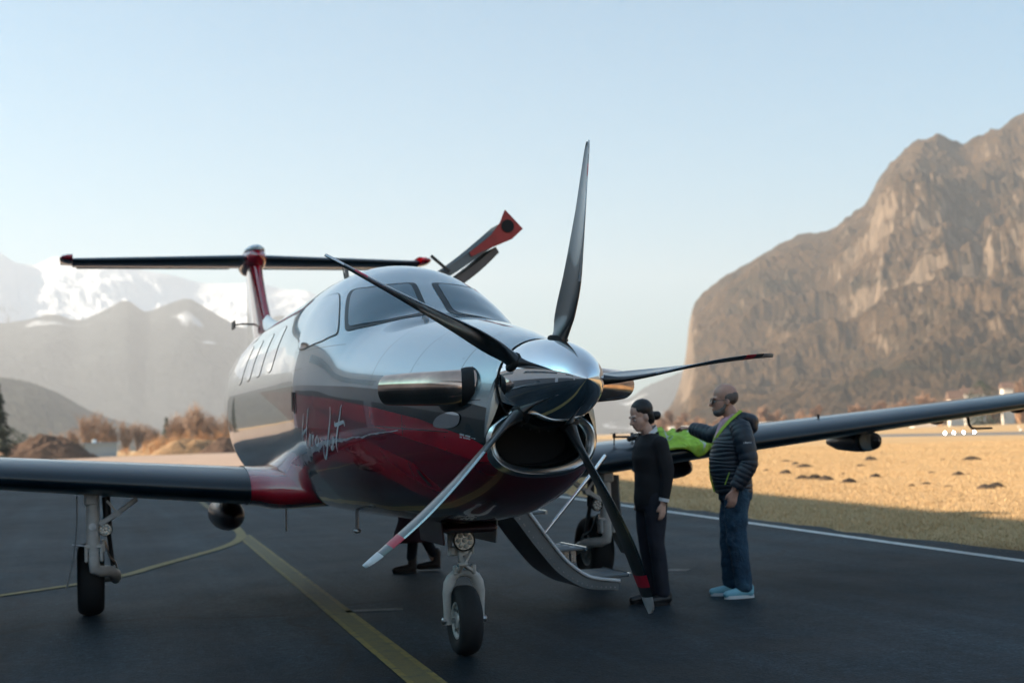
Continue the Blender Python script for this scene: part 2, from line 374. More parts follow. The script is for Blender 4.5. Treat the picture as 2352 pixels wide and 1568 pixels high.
def ridge(name, sil, rf, rr, rb, m, na=300, nr=70, talus=(0.45, 0.3), rough=0.07, fine=2.5, nscale=0.003, seed=0, wig=0.08, cliff=0.0, ext=(), gully=0.0):
    """A mountain side as terrain: sil = skyline pixels, rf / rr / rb = distance of foot, crest and back."""
    A = [az_el(x, y) for x, y in sil]; az = [a for a, e in A]; el = [max(e, 0.0005) for a, e in A]
    az = list(az)+[az[-1]+d for d, _ in ext]; el = el+[e for _, e in ext]
    o = np.argsort(az); az = np.array(az)[o]; el = np.array(el)[o]
    ef = pchip(az, el)
    AZ = np.linspace(az[0], az[-1], na); E = ef(AZ)
    crest = rr*(1+wig*(fbm(AZ*7+seed, AZ*0+seed, 4)-0.5))
    s = np.concatenate([np.linspace(0, 1, int(nr*0.78)), np.linspace(1, 1+(rb-rr)/(rr-rf), nr-int(nr*0.78)+1)[1:]])
    S, CRE = np.meshgrid(s, crest); AA = np.repeat(AZ[:, None], len(s), 1)
    Rr = rf+(CRE-rf)*S
    H = np.tan(E)[:, None]*CRE
    X = CAM[0]+Rr*np.sin(AA); Y = CAM[1]+Rr*np.cos(AA)
    ts, th = talus
    tl = ts+0.25*(fbm(X*nscale*0.7+seed, Y*nscale*0.7, 3)-0.5)
    P = np.where(S < tl, th*(S/tl)**1.25, th+(1-th)*(np.clip((S-tl)/(1-tl), 0, 1))**(0.75))
    P = np.where(S > 1, np.clip(1-0.9*(S-1), 0, 1), P)
    if cliff:                               # terrace the slope into cliff bands
        q = P*5+1.5*fbm(X*nscale*1.5+3, Y*nscale*1.5+seed, 3); fr = q-np.floor(q); st = np.floor(q)+np.clip((fr-0.5)*4, 0, 1)
        P = P+cliff*(st-q+0.0)/5*np.clip(P*(1.15-P)*4, 0, 1)
    env = np.clip(S*(1.02-S)*4, 0, 1)
    gul = fbm(X*nscale+seed*3, Y*nscale+seed, 6, 0.55, True)-0.55
    Z = CAM[2]+H*P+H*rough*env*gul*2.2
    Z = Z+fine*(fbm(X*0.05, Y*0.05, 4, 0.65)-0.5)*2*np.clip(S*6, 0, 1)+H*rough*0.5*env*(fbm(X*nscale*4+seed, Y*nscale*4, 5, 0.6, True)-0.55)+gully*H*env*(fbm(AA*rr*0.009+seed+1.6*fbm(X*.004, Y*.004, 3), Rr*0.0045+seed, 5, 0.6, True)-0.6)
    Z = np.minimum(Z, CAM[2]+np.tan(E)[:, None]*Rr*1.0+fine*1.2*(vnoise(X*0.11, Y*0.11)-0.3))  # nothing rises over the skyline
    Z[:, 0] = -3.0; Z[:, -1] = -3.0
    Z = np.maximum(Z, -3.0)
    return tag(MB().grid(np.stack([X, Y, Z], -1), flip=True).obj(name, m, smooth=0), kind='structure')

M_CLIFF = mountain_mat('cliff_forest', (0.008, 0.011, 0.007), (0.050, 0.032, 0.018), (0.155, 0.115, 0.082), scale=0.011, rock_slope=0.40)
M_FAR = mountain_mat('far_forest_snow', (0.015, 0.020, 0.024), (0.03, 0.036, 0.040), (0.12, 0.12, 0.13), snow_z=(640, 520, 200), scale=0.0025, rock_slope=0.3, rock_amt=0.6)
M_SNOW = mountain_mat('snow_range', (0.05, 0.06, 0.07), (0.10, 0.11, 0.12), (0.13, 0.14, 0.16), snow_z=(420, 400, 900), scale=0.0016, rock_slope=0.45)
M_HILL = mountain_mat('near_hill', (0.015, 0.02, 0.018), (0.032, 0.034, 0.028), (0.2, 0.18, 0.16), scale=0.008, rock_slope=0.2)
M_RING = mountain_mat('valley_side', (0.03, 0.035, 0.025), (0.07, 0.06, 0.04), (0.30, 0.27, 0.24), scale=0.006, rock_slope=0.55)

SIL_R = [(1480, 985), (1518, 958), (1534, 940), (1556, 900), (1570, 850), (1577, 800), (1581, 755), (1590, 705), (1615, 668), (1680, 625), (1760, 580), (1845, 541), (1900, 532), (1955, 495),
         (1990, 468), (2006, 440), (2022, 408), (2060, 362), (2105, 325), (2150, 312), (2185, 322), (2218, 325), (2270, 298), (2352, 264), (2450, 225), (2600, 205), (2800, 260), (3100, 240)]
ridge('cliff_mountain', SIL_R, 1000, 2250, 3300, M_CLIFF, na=900, nr=250, talus=(0.5, 0.30), rough=0.12, fine=6.0, nscale=0.0045, seed=4, cliff=0.35, gully=0.085, ext=((0.10, 0.20), (0.3, 0.15)))
ridge('middle_mountain', [(1180, 960), (1250, 915), (1330, 880), (1400, 905), (1440, 915), (1480, 890), (1530, 868), (1600, 840), (1700, 800), (1800, 780)], 3800, 4900, 6000, M_FAR, na=140, nr=40, fine=4, rough=0.06, nscale=0.001, seed=2)
ridge('far_valley_range', [(1000, 940), (1100, 930), (1200, 900), (1300, 938), (1400, 945), (1480, 930), (1560, 880), (1640, 850)], 6200, 7200, 8200, M_SNOW, na=100, nr=30, fine=4, rough=0.05, nscale=0.0008, seed=5)
ridge('snow_mountain', [(-900, 600), (-600, 560), (-300, 580), (-120, 550), (-40, 565), (0, 580), (45, 604), (75, 606), (130, 590), (180, 598), (240, 604), (320, 618), (400, 632), (470, 648), (520, 650), (580, 648), (650, 664), (700, 668), (750, 690), (820, 720), (900, 760), (1000, 800), (1100, 850), (1230, 900)],
      5200, 6900, 8000, M_SNOW, na=420, nr=90, talus=(0.4, 0.3), fine=2, rough=0.12, nscale=0.0014, seed=1)
ridge('forest_mountain', [(-900, 720), (-500, 710), (-200, 745), (0, 742), (60, 735), (120, 722), (180, 735), (240, 712), (290, 690), (335, 716), (380, 700), (430, 686), (470, 705), (520, 735), (560, 752), (600, 745), (640, 725), (690, 735), (760, 765), (860, 800), (960, 850), (1080, 890), (1200, 930)],
      3500, 4900, 6000, M_FAR, na=300, nr=70, talus=(0.45, 0.42), fine=2.5, rough=0.05, nscale=0.0014, seed=6)
ridge('near_hill', [(-900, 760), (-500, 790), (-200, 835), (0, 866), (60, 876), (110, 892), (160, 918), (210, 945), (260, 962), (330, 980), (420, 1000), (520, 1018)],
      1500, 2300, 3000, M_HILL, na=140, nr=50, fine=4, rough=0.06, nscale=0.003, seed=8)
def valley_ring():
    a0 = az_at(3100)+0.25; a1 = az_at(-900)-0.02+2*math.pi
    AZ = np.linspace(a0, a1, 260); S = np.linspace(0, 1, 50); AA, SS = np.meshgrid(AZ, S, indexing='ij')
    E = 0.10+0.09*fbm(AZ*3.1, AZ*0+2.2, 5); edge = np.clip(np.minimum(AZ-a0, a1-AZ)*6, 0.25, 1)
    crest = 3600+900*fbm(AZ*2, AZ*0+7, 3); Rr = 1700+(crest[:, None]-1700)*SS*1.35
    X = CAM[0]+Rr*np.sin(AA); Y = CAM[1]+Rr*np.cos(AA); P = np.where(SS*1.35 < 1, (SS*1.35)**1.2, 1-(SS*1.35-1)*1.6)
    H = (np.tan(E)*edge*crest)[:, None]; Z = H*P+H*0.16*(fbm(X*0.0025, Y*0.0025, 6, 0.5, True)-0.55)+5*(fbm(X*0.05, Y*0.05, 2)-.5)
    Z[:, 0] = -3; Z[:, -1] = -3
    tag(MB().grid(np.stack([X, Y, np.maximum(Z, -3)], -1), flip=True).obj('valley_side', M_RING, smooth=0), kind='structure')
valley_ring()

# ------------------------------------------------------------------ haze filling the valley
hz, hnt, _b = mat('haze'); hnt.nodes.remove(_b)
pv = node(hnt, 'ShaderNodeVolumePrincipled'); pv.inputs['Color'].default_value = (0.82, 0.87, 0.96, 1); pv.inputs['Density'].default_value = 1.85e-4
pv.inputs['Anisotropy'].default_value = 0.15
hnt.links.new(pv.outputs[0], hnt.nodes['Material Output'].inputs['Volume'])
HB = 9000.0
ho = MB().box((0, 0, 555), (2*HB, 2*HB, 1125)).obj('haze', hz, smooth=0)
tag(ho, 'pale winter haze filling the whole valley', 'haze', kind='stuff')
# ------------------------------------------------------------------ aircraft
def curve_fn(nt, src, pts):
    """piecewise-linear function of a shader value"""
    xs = [p[0] for p in pts]; ys = [p[1] for p in pts]; x0, x1, y0, y1 = min(xs), max(xs), min(ys), max(ys)
    mr = node(nt, 'ShaderNodeMapRange'); mr.inputs[1].default_value = x0; mr.inputs[2].default_value = x1; nt.links.new(src, mr.inputs[0])
    fc = node(nt, 'ShaderNodeFloatCurve'); c = fc.mapping.curves[0]
    q = sorted(((x-x0)/(x1-x0), (y-y0)/(y1-y0)) for x, y in pts)
    while len(c.points) < len(q): c.points.new(0.5, 0.5)
    for p, (x, y) in zip(c.points, q): p.location = (x, y); p.handle_type = 'VECTOR'
    fc.mapping.update(); nt.links.new(mr.outputs[0], fc.inputs['Value'])
    return math_(nt, 'ADD', math_(nt, 'MULTIPLY', fc.outputs[0], y1-y0), y0)
def above(nt, z, f, soft=0.003):
    return math_(nt, 'MULTIPLY_ADD', math_(nt, 'SUBTRACT', z, f), 1.0/soft, 0.5, clamp=True)
SILVER = (0.42, 0.48, 0.51); RED = (0.38, 0.006, 0.020); DARK = (0.010, 0.016, 0.018); MAROON = (0.17, 0.006, 0.018); BELLY = (0.060, 0.005, 0.011)
def livery_mat():
    m, nt, b = mat('livery_paint')
    tc = node(nt, 'ShaderNodeTexCoord'); sp = node(nt, 'ShaderNodeSeparateXYZ'); nt.links.new(tc.outputs['Object'], sp.inputs[0])
    y, z = sp.outputs[1], sp.outputs[2]
    zA = curve_fn(nt, y, [(-12, 1.80), (-4.78, 1.80), (-3.36, 1.84), (-1.3, 1.805), (-.09, 1.74), (.63, 1.68), (1.185, 1.617), (1.52, 1.569), (1.7, 1.53)])
    zB = curve_fn(nt, y, [(-12, 1.80), (-3.63, 1.855), (-1.79, 1.77), (-.43, 1.674), (.4, 1.588), (1.01, 1.503), (1.3, 1.44), (1.54, 1.384), (1.7, 1.32)])
    zC = curve_fn(nt, y, [(-1.5, 1.72), (-.5, 1.59), (-.065, 1.538), (.652, 1.432), (1.253, 1.329), (1.534, 1.266), (1.7, 1.22)])
    zD = curve_fn(nt, y, [(-1.5, 1.71), (-.5, 1.56), (-.133, 1.478), (.158, 1.402), (.545, 1.326), (.865, 1.252), (1.069, 1.082), (1.3, 0.9)])
    zE = curve_fn(nt, y, [(-9, .92), (-2.2, .95), (-1.3, 1.1), (-.637, 1.258), (.051, 1.24), (.536, 1.124), (.817, 1.026), (1.1, .88), (1.7, .8)])
    zR = curve_fn(nt, y, [(-9, 2.2), (-3.63, 1.86), (-2.25, 1.66), (-1.345, 1.49), (-1.14, 1.315), (-1.08, .5)])
    c = mixc(nt, above(nt, z, zE), BELLY, RED)
    c = mixc(nt, above(nt, z, zD), c, MAROON)
    c = mixc(nt, above(nt, z, zC), c, RED)
    c = mixc(nt, above(nt, z, zB), c, DARK)
    inv = math_(nt, 'SUBTRACT', 1.0, above(nt, z, zR, 0.006))
    low = above(nt, z, 0.97, 0.02)
    sil = math_(nt, 'MAXIMUM', above(nt, z, zA), math_(nt, 'MULTIPLY', inv, low))
    c = mixc(nt, sil, c, SILVER)
    # skin joints
    lines = None
    for (y0, zlo, zhi) in ((0.27, 1.2, 2.3), (0.80, 0.8, 2.3), (1.34, 1.45, 2.2), (-1.66, 0.9, 1.92), (-2.0, 0.9, 2.8), (-5.0, 0.9, 2.8), (-2.9, 2.0, 2.8)):
        l = math_(nt, 'LESS_THAN', math_(nt, 'ABSOLUTE', math_(nt, 'SUBTRACT', y, y0)), 0.0038)
        l = math_(nt, 'MULTIPLY', l, math_(nt, 'MULTIPLY', math_(nt, 'GREATER_THAN', z, zlo), math_(nt, 'LESS_THAN', z, zhi)))
        lines = l if lines is None else math_(nt, 'MAXIMUM', lines, l)
    for (a, s, ylo, yhi) in ((1.615, -0.02, 0.27, 1.6), (1.50, -0.06, -0.1, 1.34), (1.30, -0.03, 0.8, 1.64), (2.03, -0.02, -1.66, -0.5), (1.925, 0.0, -1.66, -1.3)):
        l = math_(nt, 'LESS_THAN', math_(nt, 'ABSOLUTE', math_(nt, 'SUBTRACT', z, math_(nt, 'MULTIPLY_ADD', y, s, a))), 0.003)
        l = math_(nt, 'MULTIPLY', l, math_(nt, 'MULTIPLY', math_(nt, 'GREATER_THAN', y, ylo), math_(nt, 'LESS_THAN', y, yhi)))
        lines = math_(nt, 'MAXIMUM', lines, l)
    # flush rivets beside the cowl joints
    wv = math_(nt, 'LESS_THAN', math_(nt, 'ABSOLUTE', math_(nt, 'SUBTRACT', math_(nt, 'FRACT', math_(nt, 'MULTIPLY', z, 14.0)), 0.5)), 0.06)
    rv = math_(nt, 'MAXIMUM', math_(nt, 'LESS_THAN', math_(nt, 'ABSOLUTE', math_(nt, 'SUBTRACT', y, 0.835)), 0.006), math_(nt, 'LESS_THAN', math_(nt, 'ABSOLUTE', math_(nt, 'SUBTRACT', y, 1.30)), 0.006))
    lines = math_(nt, 'MAXIMUM', lines, math_(nt, 'MULTIPLY', math_(nt, 'MULTIPLY', wv, rv), 0.7))
    c = mixc(nt, math_(nt, 'MULTIPLY', lines, 0.85), c, (0.012, 0.016, 0.02))
    nt.links.new(c, b.inputs['Base Color'])
    nt.links.new(math_(nt, 'MULTIPLY', sil, 0.72), b.inputs['Metallic'])
    dirt = noise(nt, 3.0, 6, 0.7)
    rr = node(nt, 'ShaderNodeMapRange'); rr.inputs[3].default_value = 0.16; rr.inputs[4].default_value = 0.30; nt.links.new(dirt, rr.inputs[0])
    nt.links.new(rr.outputs[0], b.inputs['Roughness']); setp(b, coat=1.0, coat_rough=0.025, spec=0.5)
    bump(nt, b, noise(nt, 1.4, 2, 0.4), 0.05, 0.02)
    return m
M_LIV = livery_mat()
M_SILV = simple('silver_paint', SILVER, 0.2, 0.72, 0.03, coat=1.0)
M_REDP = simple('red_paint', RED, 0.25, 0.0, 0.05, coat=1.0)
M_BELLY = simple('dark_maroon_paint', (0.035, 0.006, 0.010), 0.4, 0.0, 0.1, coat=0.3)
M_NAVY = simple('navy_paint', (0.006, 0.020, 0.034), 0.3, 0.0, 0.1, coat=0.6)
M_BOOT = simple('deice_boot_rubber', (0.005, 0.015, 0.024), 0.30, 0.0, 0.2, scale=3, spec=0.5, coat=0.35)
M_CHROME = simple('polished_metal', (0.78, 0.80, 0.82), 0.05, 1.0, 0.03, scale=4)
M_LIP = simple('lip_metal', (0.74, 0.74, 0.73), 0.24, 1.0, 0.08, scale=8)
M_EXH = simple('burnt_exhaust_metal', (0.62, 0.44, 0.35), 0.16, 1.0, 0.35, scale=5)
M_BLACK = simple('black_interior', (0.006, 0.006, 0.007), 0.7)
M_RUBB = simple('tyre_rubber', (0.016, 0.016, 0.017), 0.75, 0, 0.3, scale=30, bmp=0.3, bscale=200, bdist=0.002)
M_GEAR = simple('gear_paint', (0.56, 0.55, 0.52), 0.42, 0.0, 0.12, scale=12, coat=0.2)
M_STEEL = simple('steel', (0.45, 0.46, 0.47), 0.28, 1.0, 0.1)
M_DKMET = simple('dark_metal', (0.05, 0.05, 0.052), 0.4, 0.6)
M_GASK = simple('window_gasket', (0.006, 0.012, 0.014), 0.35)
M_BLADE = simple('propeller_blade_paint', (0.030, 0.034, 0.038), 0.30, 0.0, 0.2, scale=9, coat=0.5)
M_BLADES = simple('propeller_erosion_strip', (0.30, 0.32, 0.34), 0.25, 1.0, 0.1)
M_BLWHITE = simple('blade_tip_white', (0.60, 0.62, 0.64), 0.4); M_BLRED = simple('blade_tip_red', (0.50, 0.02, 0.05), 0.4)
M_GREYM = simple('grey_panel', (0.16, 0.18, 0.19), 0.45, 0.3)
M_WHITEP = simple('white_paint', (0.72, 0.73, 0.73), 0.4)
M_LETTER = simple('white_lettering', (0.62, 0.66, 0.70), 0.35)
def glass_mat(name, base, rough=0.02, ior=1.6):
    m, nt, b = mat(name); n = noise(nt, 2.0, 3)
    nt.links.new(mixc(nt, n, tuple(x*0.7 for x in base), base), b.inputs['Base Color']); setp(b, rough=rough, ior=ior, coat=1.0, coat_rough=0.01); return m
M_GLASS = glass_mat('windscreen_glass', (0.014, 0.085, 0.125)); M_CABGL = simple('reflection_grey_glass', (0.36, 0.38, 0.40), 0.04, 0.8, 0.03, coat=1.0)  # side and cabin panes: metallic grey imitates plain glass reflecting at a grazing angle
def clear_glass():
    m, nt, b = mat('clear_lens'); setp(b, base=(0.95, 0.97, 0.98), rough=0.02, trans=1.0, ior=1.35); return m
M_LENS = clear_glass()

FUS = [(1.66, 1.895, 1.165, 1.37, .315, 2.0, 2.3), (1.50, 1.935, 1.085, 1.40, .375, 2.05, 2.3), (1.20, 1.995, .985, 1.45, .465, 2.1, 2.3), (0.80, 2.065, .905, 1.51, .560, 2.1, 2.35),
       (0.30, 2.14, .86, 1.56, .655, 2.15, 2.4), (-.25, 2.205, .84, 1.60, .735, 2.25, 2.5), (-.42, 2.245, .838, 1.61, .755, 2.3, 2.5), (-.60, 2.35, .836, 1.62, .772, 2.3, 2.5),
       (-.85, 2.495, .832, 1.64, .795, 2.25, 2.5), (-1.25, 2.655, .825, 1.67, .825, 2.15, 2.5), (-1.7, 2.725, .82, 1.70, .847, 2.15, 2.55), (-2.4, 2.745, .815, 1.72, .855, 2.15, 2.6),
       (-5.2, 2.745, .83, 1.73, .84, 2.15, 2.6), (-6.4, 2.735, .90, 1.76, .82, 2.15, 2.5), (-7.4, 2.715, 1.09, 1.85, .765, 2.1, 2.4), (-8.6, 2.69, 1.42, 2.0, .65, 2.1, 2.3),
       (-10.0, 2.67, 1.85, 2.24, .42, 2.1, 2.2), (-11.2, 2.65, 2.22, 2.43, .22, 2.0, 2.0), (-12.0, 2.62, 2.46, 2.54, .07, 2.0, 2.0)]
_F = np.array(FUS)[::-1]; _FF = [pchip(_F[:, 0], _F[:, k]) for k in range(1, 7)]
def fsurf(y, th, off=0.0):
    """fuselage skin: th 0 = right flank, pi/2 = roof, -pi/2 = belly"""
    y = np.asarray(y, float); th = np.asarray(th, float)
    zt, zb, zm, hw, nt_, nb = [f(y) for f in _FF]; c, s = np.cos(th), np.sin(th); n = np.where(s >= 0, nt_, nb)
    x = hw*np.sign(c)*np.abs(c)**(2/n); z = zm+np.where(s >= 0, zt-zm, zm-zb)*np.sign(s)*np.abs(s)**(2/n)
    p = np.stack([x, y+0*x, z], -1)
    if off:
        e = 1e-3; a = fsurf(y+e, th)-fsurf(y-e, th); b = fsurf(y, th+e)-fsurf(y, th-e)
        nn = np.cross(a, b); nn /= np.linalg.norm(nn, axis=-1)[..., None]+1e-12
        cen = np.stack([0*x, y+0*x, zm+0*x], -1); sg = np.sign(np.sum(nn*(p-cen), -1)); p = p+nn*(sg*off)[..., None]
    return p
def patch(b, poly, off, m=0, scale=1.0, rings=7, per=6, mirror=False, hole=None):
    """surface patch from a (y, th) polygon; with hole (0..1) it is only the rim"""
    P = np.array(poly, float); Q = []
    for i in range(len(P)):
        for k in range(per): Q.append(P[i]+(P[(i+1) % len(P)]-P[i])*k/per)
    Q = np.array(Q)
    for _ in range(3): Q = 0.5*Q+0.25*(np.roll(Q, 1, 0)+np.roll(Q, -1, 0))
    c = Q.mean(0); s0 = hole if hole else 0.0
    S = np.linspace(scale, s0 if hole else 0.02, rings)
    G = np.array([fsurf(*(c+(Q-c)*s).T, off) for s in S])
    if mirror: G = G*np.array([-1, 1, 1])
    b.grid(G, cv=True, m=m, flip=mirror)
    if not hole: b.f.append(tuple(b.n-len(Q)+j for j in (range(len(Q)) if not mirror else range(len(Q)-1, -1, -1)))); b.m.append(m)
    return b

plane = empty('turboprop_aircraft')
tag(plane, 'silver and red single engine turboprop aircraft with five blade propeller and high T tail', 'aircraft')
# fuselage skin
ysn = np.concatenate([np.linspace(1.66, -1.8, 120), np.linspace(-1.85, -12.0, 110)]); thn = np.linspace(-math.pi/2, 1.5*math.pi, 145)[:-1]
YY, TT = np.meshgrid(ysn, thn, indexing='ij'); fb = MB(); fb.grid(fsurf(YY, TT), cv=True); n_ = len(thn)
fb.f.append(tuple((len(ysn)-1)*n_+j for j in range(n_))); fb.m.append(0)
fus = fb.obj('fuselage', M_LIV, plane, 60)
bk = MB().add(fsurf(np.full(n_, 1.40), thn)*np.array([.97, 1, 1])+np.array([0, 0, 0.0]), [tuple(range(n_))]); bk.obj('engine_bulkhead', M_BLACK, fus, 0)
# intake lip and duct
def oval(cy, cz, a, b_, n=64, e=2.3):
    t = np.arange(n)*2*math.pi/n; c, s = np.cos(t), np.sin(t)
    return np.stack([a*np.sign(c)*np.abs(c)**(2/e), np.full(n, cy), cz+b_*np.sign(s)*np.abs(s)**(2/e)], -1)
LZ = 1.352
lip = MB(); prof = [(1.45, .335, .205), (1.55, .325, .203), (1.63, .318, .197), (1.675, .306, .186), (1.69, .29, .172), (1.68, .264, .149), (1.65, .246, .133), (1.58, .238, .126)]
lip.grid(np.array([oval(y, LZ, a, c) for y, a, c in prof]), cv=True, flip=False); lip.obj('intake_lip', M_LIP, plane, 60)
du = MB(); du.grid(np.array([oval(y, LZ, a, c) for y, a, c in [(1.585, .238, .126), (1.45, .23, .12), (1.2, .22, .12), (1.0, .2, .1)]]), cv=True)
du.add(oval(1.0, LZ, .2, .1), [tuple(range(64))]); du.obj('intake_duct', M_BLACK, plane)
ch = MB()                                   # cowl front plate between spinner and intake
t = np.linspace(0.02, math.pi-0.02, 48); o_ = fsurf(np.full(48, 1.66), t); i_ = np.array([(.249*math.cos(a), 1.683, 1.65+.249*math.sin(a)) for a in np.linspace(-.35, math.pi+.35, 48)])
ch.grid(np.array([o_, o_*.35+i_*.65+np.array([0, .012, 0]), i_, i_+np.array([0, -.12, 0])]), flip=False); ch.obj('cowl_front', M_SILV, plane, 60)
cb = MB(); cb.add([(x, 1.60, z) for x, z in ((-.30, 1.50), (.30, 1.50), (.26, 1.70), (-.26, 1.70))], [(0, 1, 2, 3)]); cb.obj('cowl_chin', M_BLACK, plane, 0)
# windscreens, side windows
WINL = [(-1.131, 0.995), (-0.967, 1.143), (-0.879, 1.353), (-0.862, 1.500), (-0.83, 1.522), (-0.627, 1.518), (-0.434, 1.505), (-0.35, 1.46), (-0.330, 1.34), (-0.365, 1.143), (-0.482, 0.908), (-0.589, 0.740), (-0.647, 0.715), (-0.841, 0.812), (-1.083, 0.934)]
SIDE = [(-1.287, 0.925), (-1.015, 0.832), (-0.783, 0.715), (-0.676, 0.625), (-0.918, 0.471), (-1.335, 0.367), (-1.5, 0.349), (-1.597, 0.384), (-1.674, 0.48), (-1.713, 0.585), (-1.781, 0.716), (-1.703, 0.812), (-1.49, 0.881)]
for mir in (False, True):
    w = patch(MB(), WINL, 0.007, mirror=mir, scale=0.87).obj('windscreen', M_GLASS, plane, 60)
    patch(MB(), WINL, 0.004, mirror=mir, hole=0.82, rings=3).obj('gasket', M_GASK, w, 60)
    w = patch(MB(), SIDE, 0.005, mirror=mir, scale=0.95).obj('cockpit_side_window', M_CABGL, plane, 60)
    patch(MB(), SIDE, 0.003, mirror=mir, scale=0.985, hole=0.93, rings=3).obj('gasket', M_GASK, w, 60)
    for k, yc in enumerate((-2.95, -3.75, -4.55, -5.35)):
        if mir and k == 3: continue
        po = [(yc+dy, th) for dy, th in ((-.2, .33), (-.2, .56), (-.13, .66), (.13, .66), (.2, .56), (.2, .33), (.13, .24), (-.13, .24))]
        w = patch(MB(), po, 0.004, mirror=mir, rings=4, per=4).obj('cabin_window', M_CABGL, plane, 60)
        patch(MB(), po, 0.003, mirror=mir, scale=1.035, hole=0.985, rings=3, per=4).obj('gasket', M_GASK, w, 60)
# brushed script on the flank, drawn as raised lettering on the skin
def stroke(b, pts, w0, w1, off=0.004, n=28, m=0):
    P = np.array(pts, float); k = np.linspace(0, 1, len(P)); f1, f2 = pchip(k, P[:, 0]), pchip(k, P[:, 1]); u = np.linspace(0, 1, n)
    if len(P) > 5:
        yy = np.interp(u, k, P[:, 0]); tt = np.interp(u, k, P[:, 1])
        for _ in range(2): yy[1:-1] = .5*yy[1:-1]+.25*(yy[2:]+yy[:-2]); tt[1:-1] = .5*tt[1:-1]+.25*(tt[2:]+tt[:-2])
    else: yy, tt = f1(u), f2(u)
    A = fsurf(yy, tt, off); tg = np.gradient(A, axis=0); tg /= np.linalg.norm(tg, axis=1)[:, None]
    nn = fsurf(yy, tt, off+.01)-A; nn /= np.linalg.norm(nn, axis=1)[:, None]; sd_ = np.cross(tg, nn)
    w = (w0+(w1-w0)*np.sin(u*math.pi)**0.7)[:, None]/2
    G = np.stack([A-sd_*w, A+sd_*w], 1); b.grid(G, m=m); b.grid(G, m=m, flip=True) if False else None
    return b
TXT = {'H': [[(-1.18, -0.044), (-1.209, -0.087), (-1.257, -0.148), (-1.287, -0.201), (-1.296, -0.253)], [(-1.025, -0.009), (-1.073, -0.07), (-1.122, -0.14), (-1.17, -0.218), (-1.219, -0.305)], [(-1.287, -0.201), (-1.209, -0.166), (-1.093, -0.131)]],
       'e': [[(-1.122, -0.279), (-1.083, -0.218), (-1.03, -0.175), (-1.01, -0.19), (-1.06, -0.235), (-1.10, -0.285), (-1.04, -0.29)]], 'r': [[(-0.967, -0.157), (-0.975, -0.201), (-1.005, -0.270)], [(-0.985, -0.215), (-0.92, -0.175)]],
       'o': [[(-0.831, -0.175), (-0.879, -0.209), (-0.92, -0.253), (-0.87, -0.262), (-0.80, -0.22), (-0.83, -0.178)]],
       'J': [[(-0.443, 0.009), (-0.434, -0.017), (-0.472, -0.096), (-0.55, -0.192), (-0.637, -0.297), (-0.74, -0.375), (-0.763, -0.358), (-0.724, -0.288), (-0.686, -0.244)]],
       'e2': [[(-0.47, -0.225), (-0.414, -0.166), (-0.40, -0.19), (-0.453, -0.235), (-0.521, -0.268), (-0.501, -0.285), (-0.42, -0.244)]], 't': [[(-0.182, 0.035), (-0.22, -0.017), (-0.279, -0.096), (-0.337, -0.175), (-0.375, -0.236), (-0.375, -0.297)], [(-0.346, -0.061), (-0.350, -0.087), (-0.279, -0.079), (-0.162, -0.061), (-0.133, -0.087)]]}
lt = MB()
for k_, sts in TXT.items():
    for st in sts: stroke(lt, st, 0.006, 0.026 if k_ in 'Jt' else 0.02)
lt.obj('script_lettering', M_LETTER, fus, 60)
# pale horizon reflection painted on as a jagged ribbon under the lettering
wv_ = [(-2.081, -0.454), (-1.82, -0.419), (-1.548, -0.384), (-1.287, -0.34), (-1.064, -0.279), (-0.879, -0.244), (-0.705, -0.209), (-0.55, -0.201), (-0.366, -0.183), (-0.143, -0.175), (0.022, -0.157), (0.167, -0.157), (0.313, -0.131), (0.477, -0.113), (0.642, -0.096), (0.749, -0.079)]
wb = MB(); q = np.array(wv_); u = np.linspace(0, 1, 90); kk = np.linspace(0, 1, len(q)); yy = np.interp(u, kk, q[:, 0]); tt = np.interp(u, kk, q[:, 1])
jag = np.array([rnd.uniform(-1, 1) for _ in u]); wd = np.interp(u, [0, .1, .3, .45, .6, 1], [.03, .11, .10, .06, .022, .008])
wb.grid(np.stack([fsurf(yy, tt+jag*wd*0.10, 0.0035), fsurf(yy, tt-wd*0.75*(1+0.4*np.roll(jag, 3)), 0.0035)], 1)); wb.obj('painted_reflection_line', simple('reflection_line_paint', (0.48, 0.46, 0.50), 0.3, var=0.5, scale=9, coat=0.8), fus, 60)
# small stencil beside the intake and the access panels
sb = MB()
for r_ in range(2):
    for k in range(9):
        if (k*5+r_*3) % 7 == 6: continue
        y0 = 1.455+k*0.0105; th0 = 0.005-r_*0.028
        sb.grid(fsurf(*np.meshgrid([y0, y0+0.0072], [th0, th0-0.017], indexing='ij'), 0.003))
sb.grid(fsurf(*np.meshgrid([1.555, 1.585], [-.010, -.014], indexing='ij'), 0.003))
sb.add(fsurf(np.array([1.580, 1.580, 1.592]), np.array([-.004, -.020, -.012]), 0.003), [(0, 1, 2)]); sb.obj('stencil', M_LETTER, fus, 0)
# cowl flush scoop (white inlet patch ahead of the exhaust) and louvre
sc_ = patch(MB(), [(1.17, -.01), (1.22, .10), (1.36, .19), (1.46, .19), (1.45, .08), (1.36, .02)], 0.006, per=4); sc_.obj('oil_cooler_scoop', M_CHROME, plane, 60)
lv = MB()
for dy in (0, 0.02):
    stroke(lv, [(0.885+dy, -0.44), (0.91+dy, -0.53), (0.945+dy, -0.66)], 0.004, 0.014, 0.006)
lv.obj('cowl_louvre', M_BLACK, fus, 0)
# door and hatch outlines, handle
ha = MB(); ha.grid(fsurf(*np.meshgrid([-1.58, -1.53], [.06, -.04], indexing='ij'), 0.006)); ha.grid(fsurf(*np.meshgrid([-1.49, -1.45], [.06, -.05], indexing='ij'), 0.006)); ha.obj('hatch_handle', M_BLACK, fus, 0)

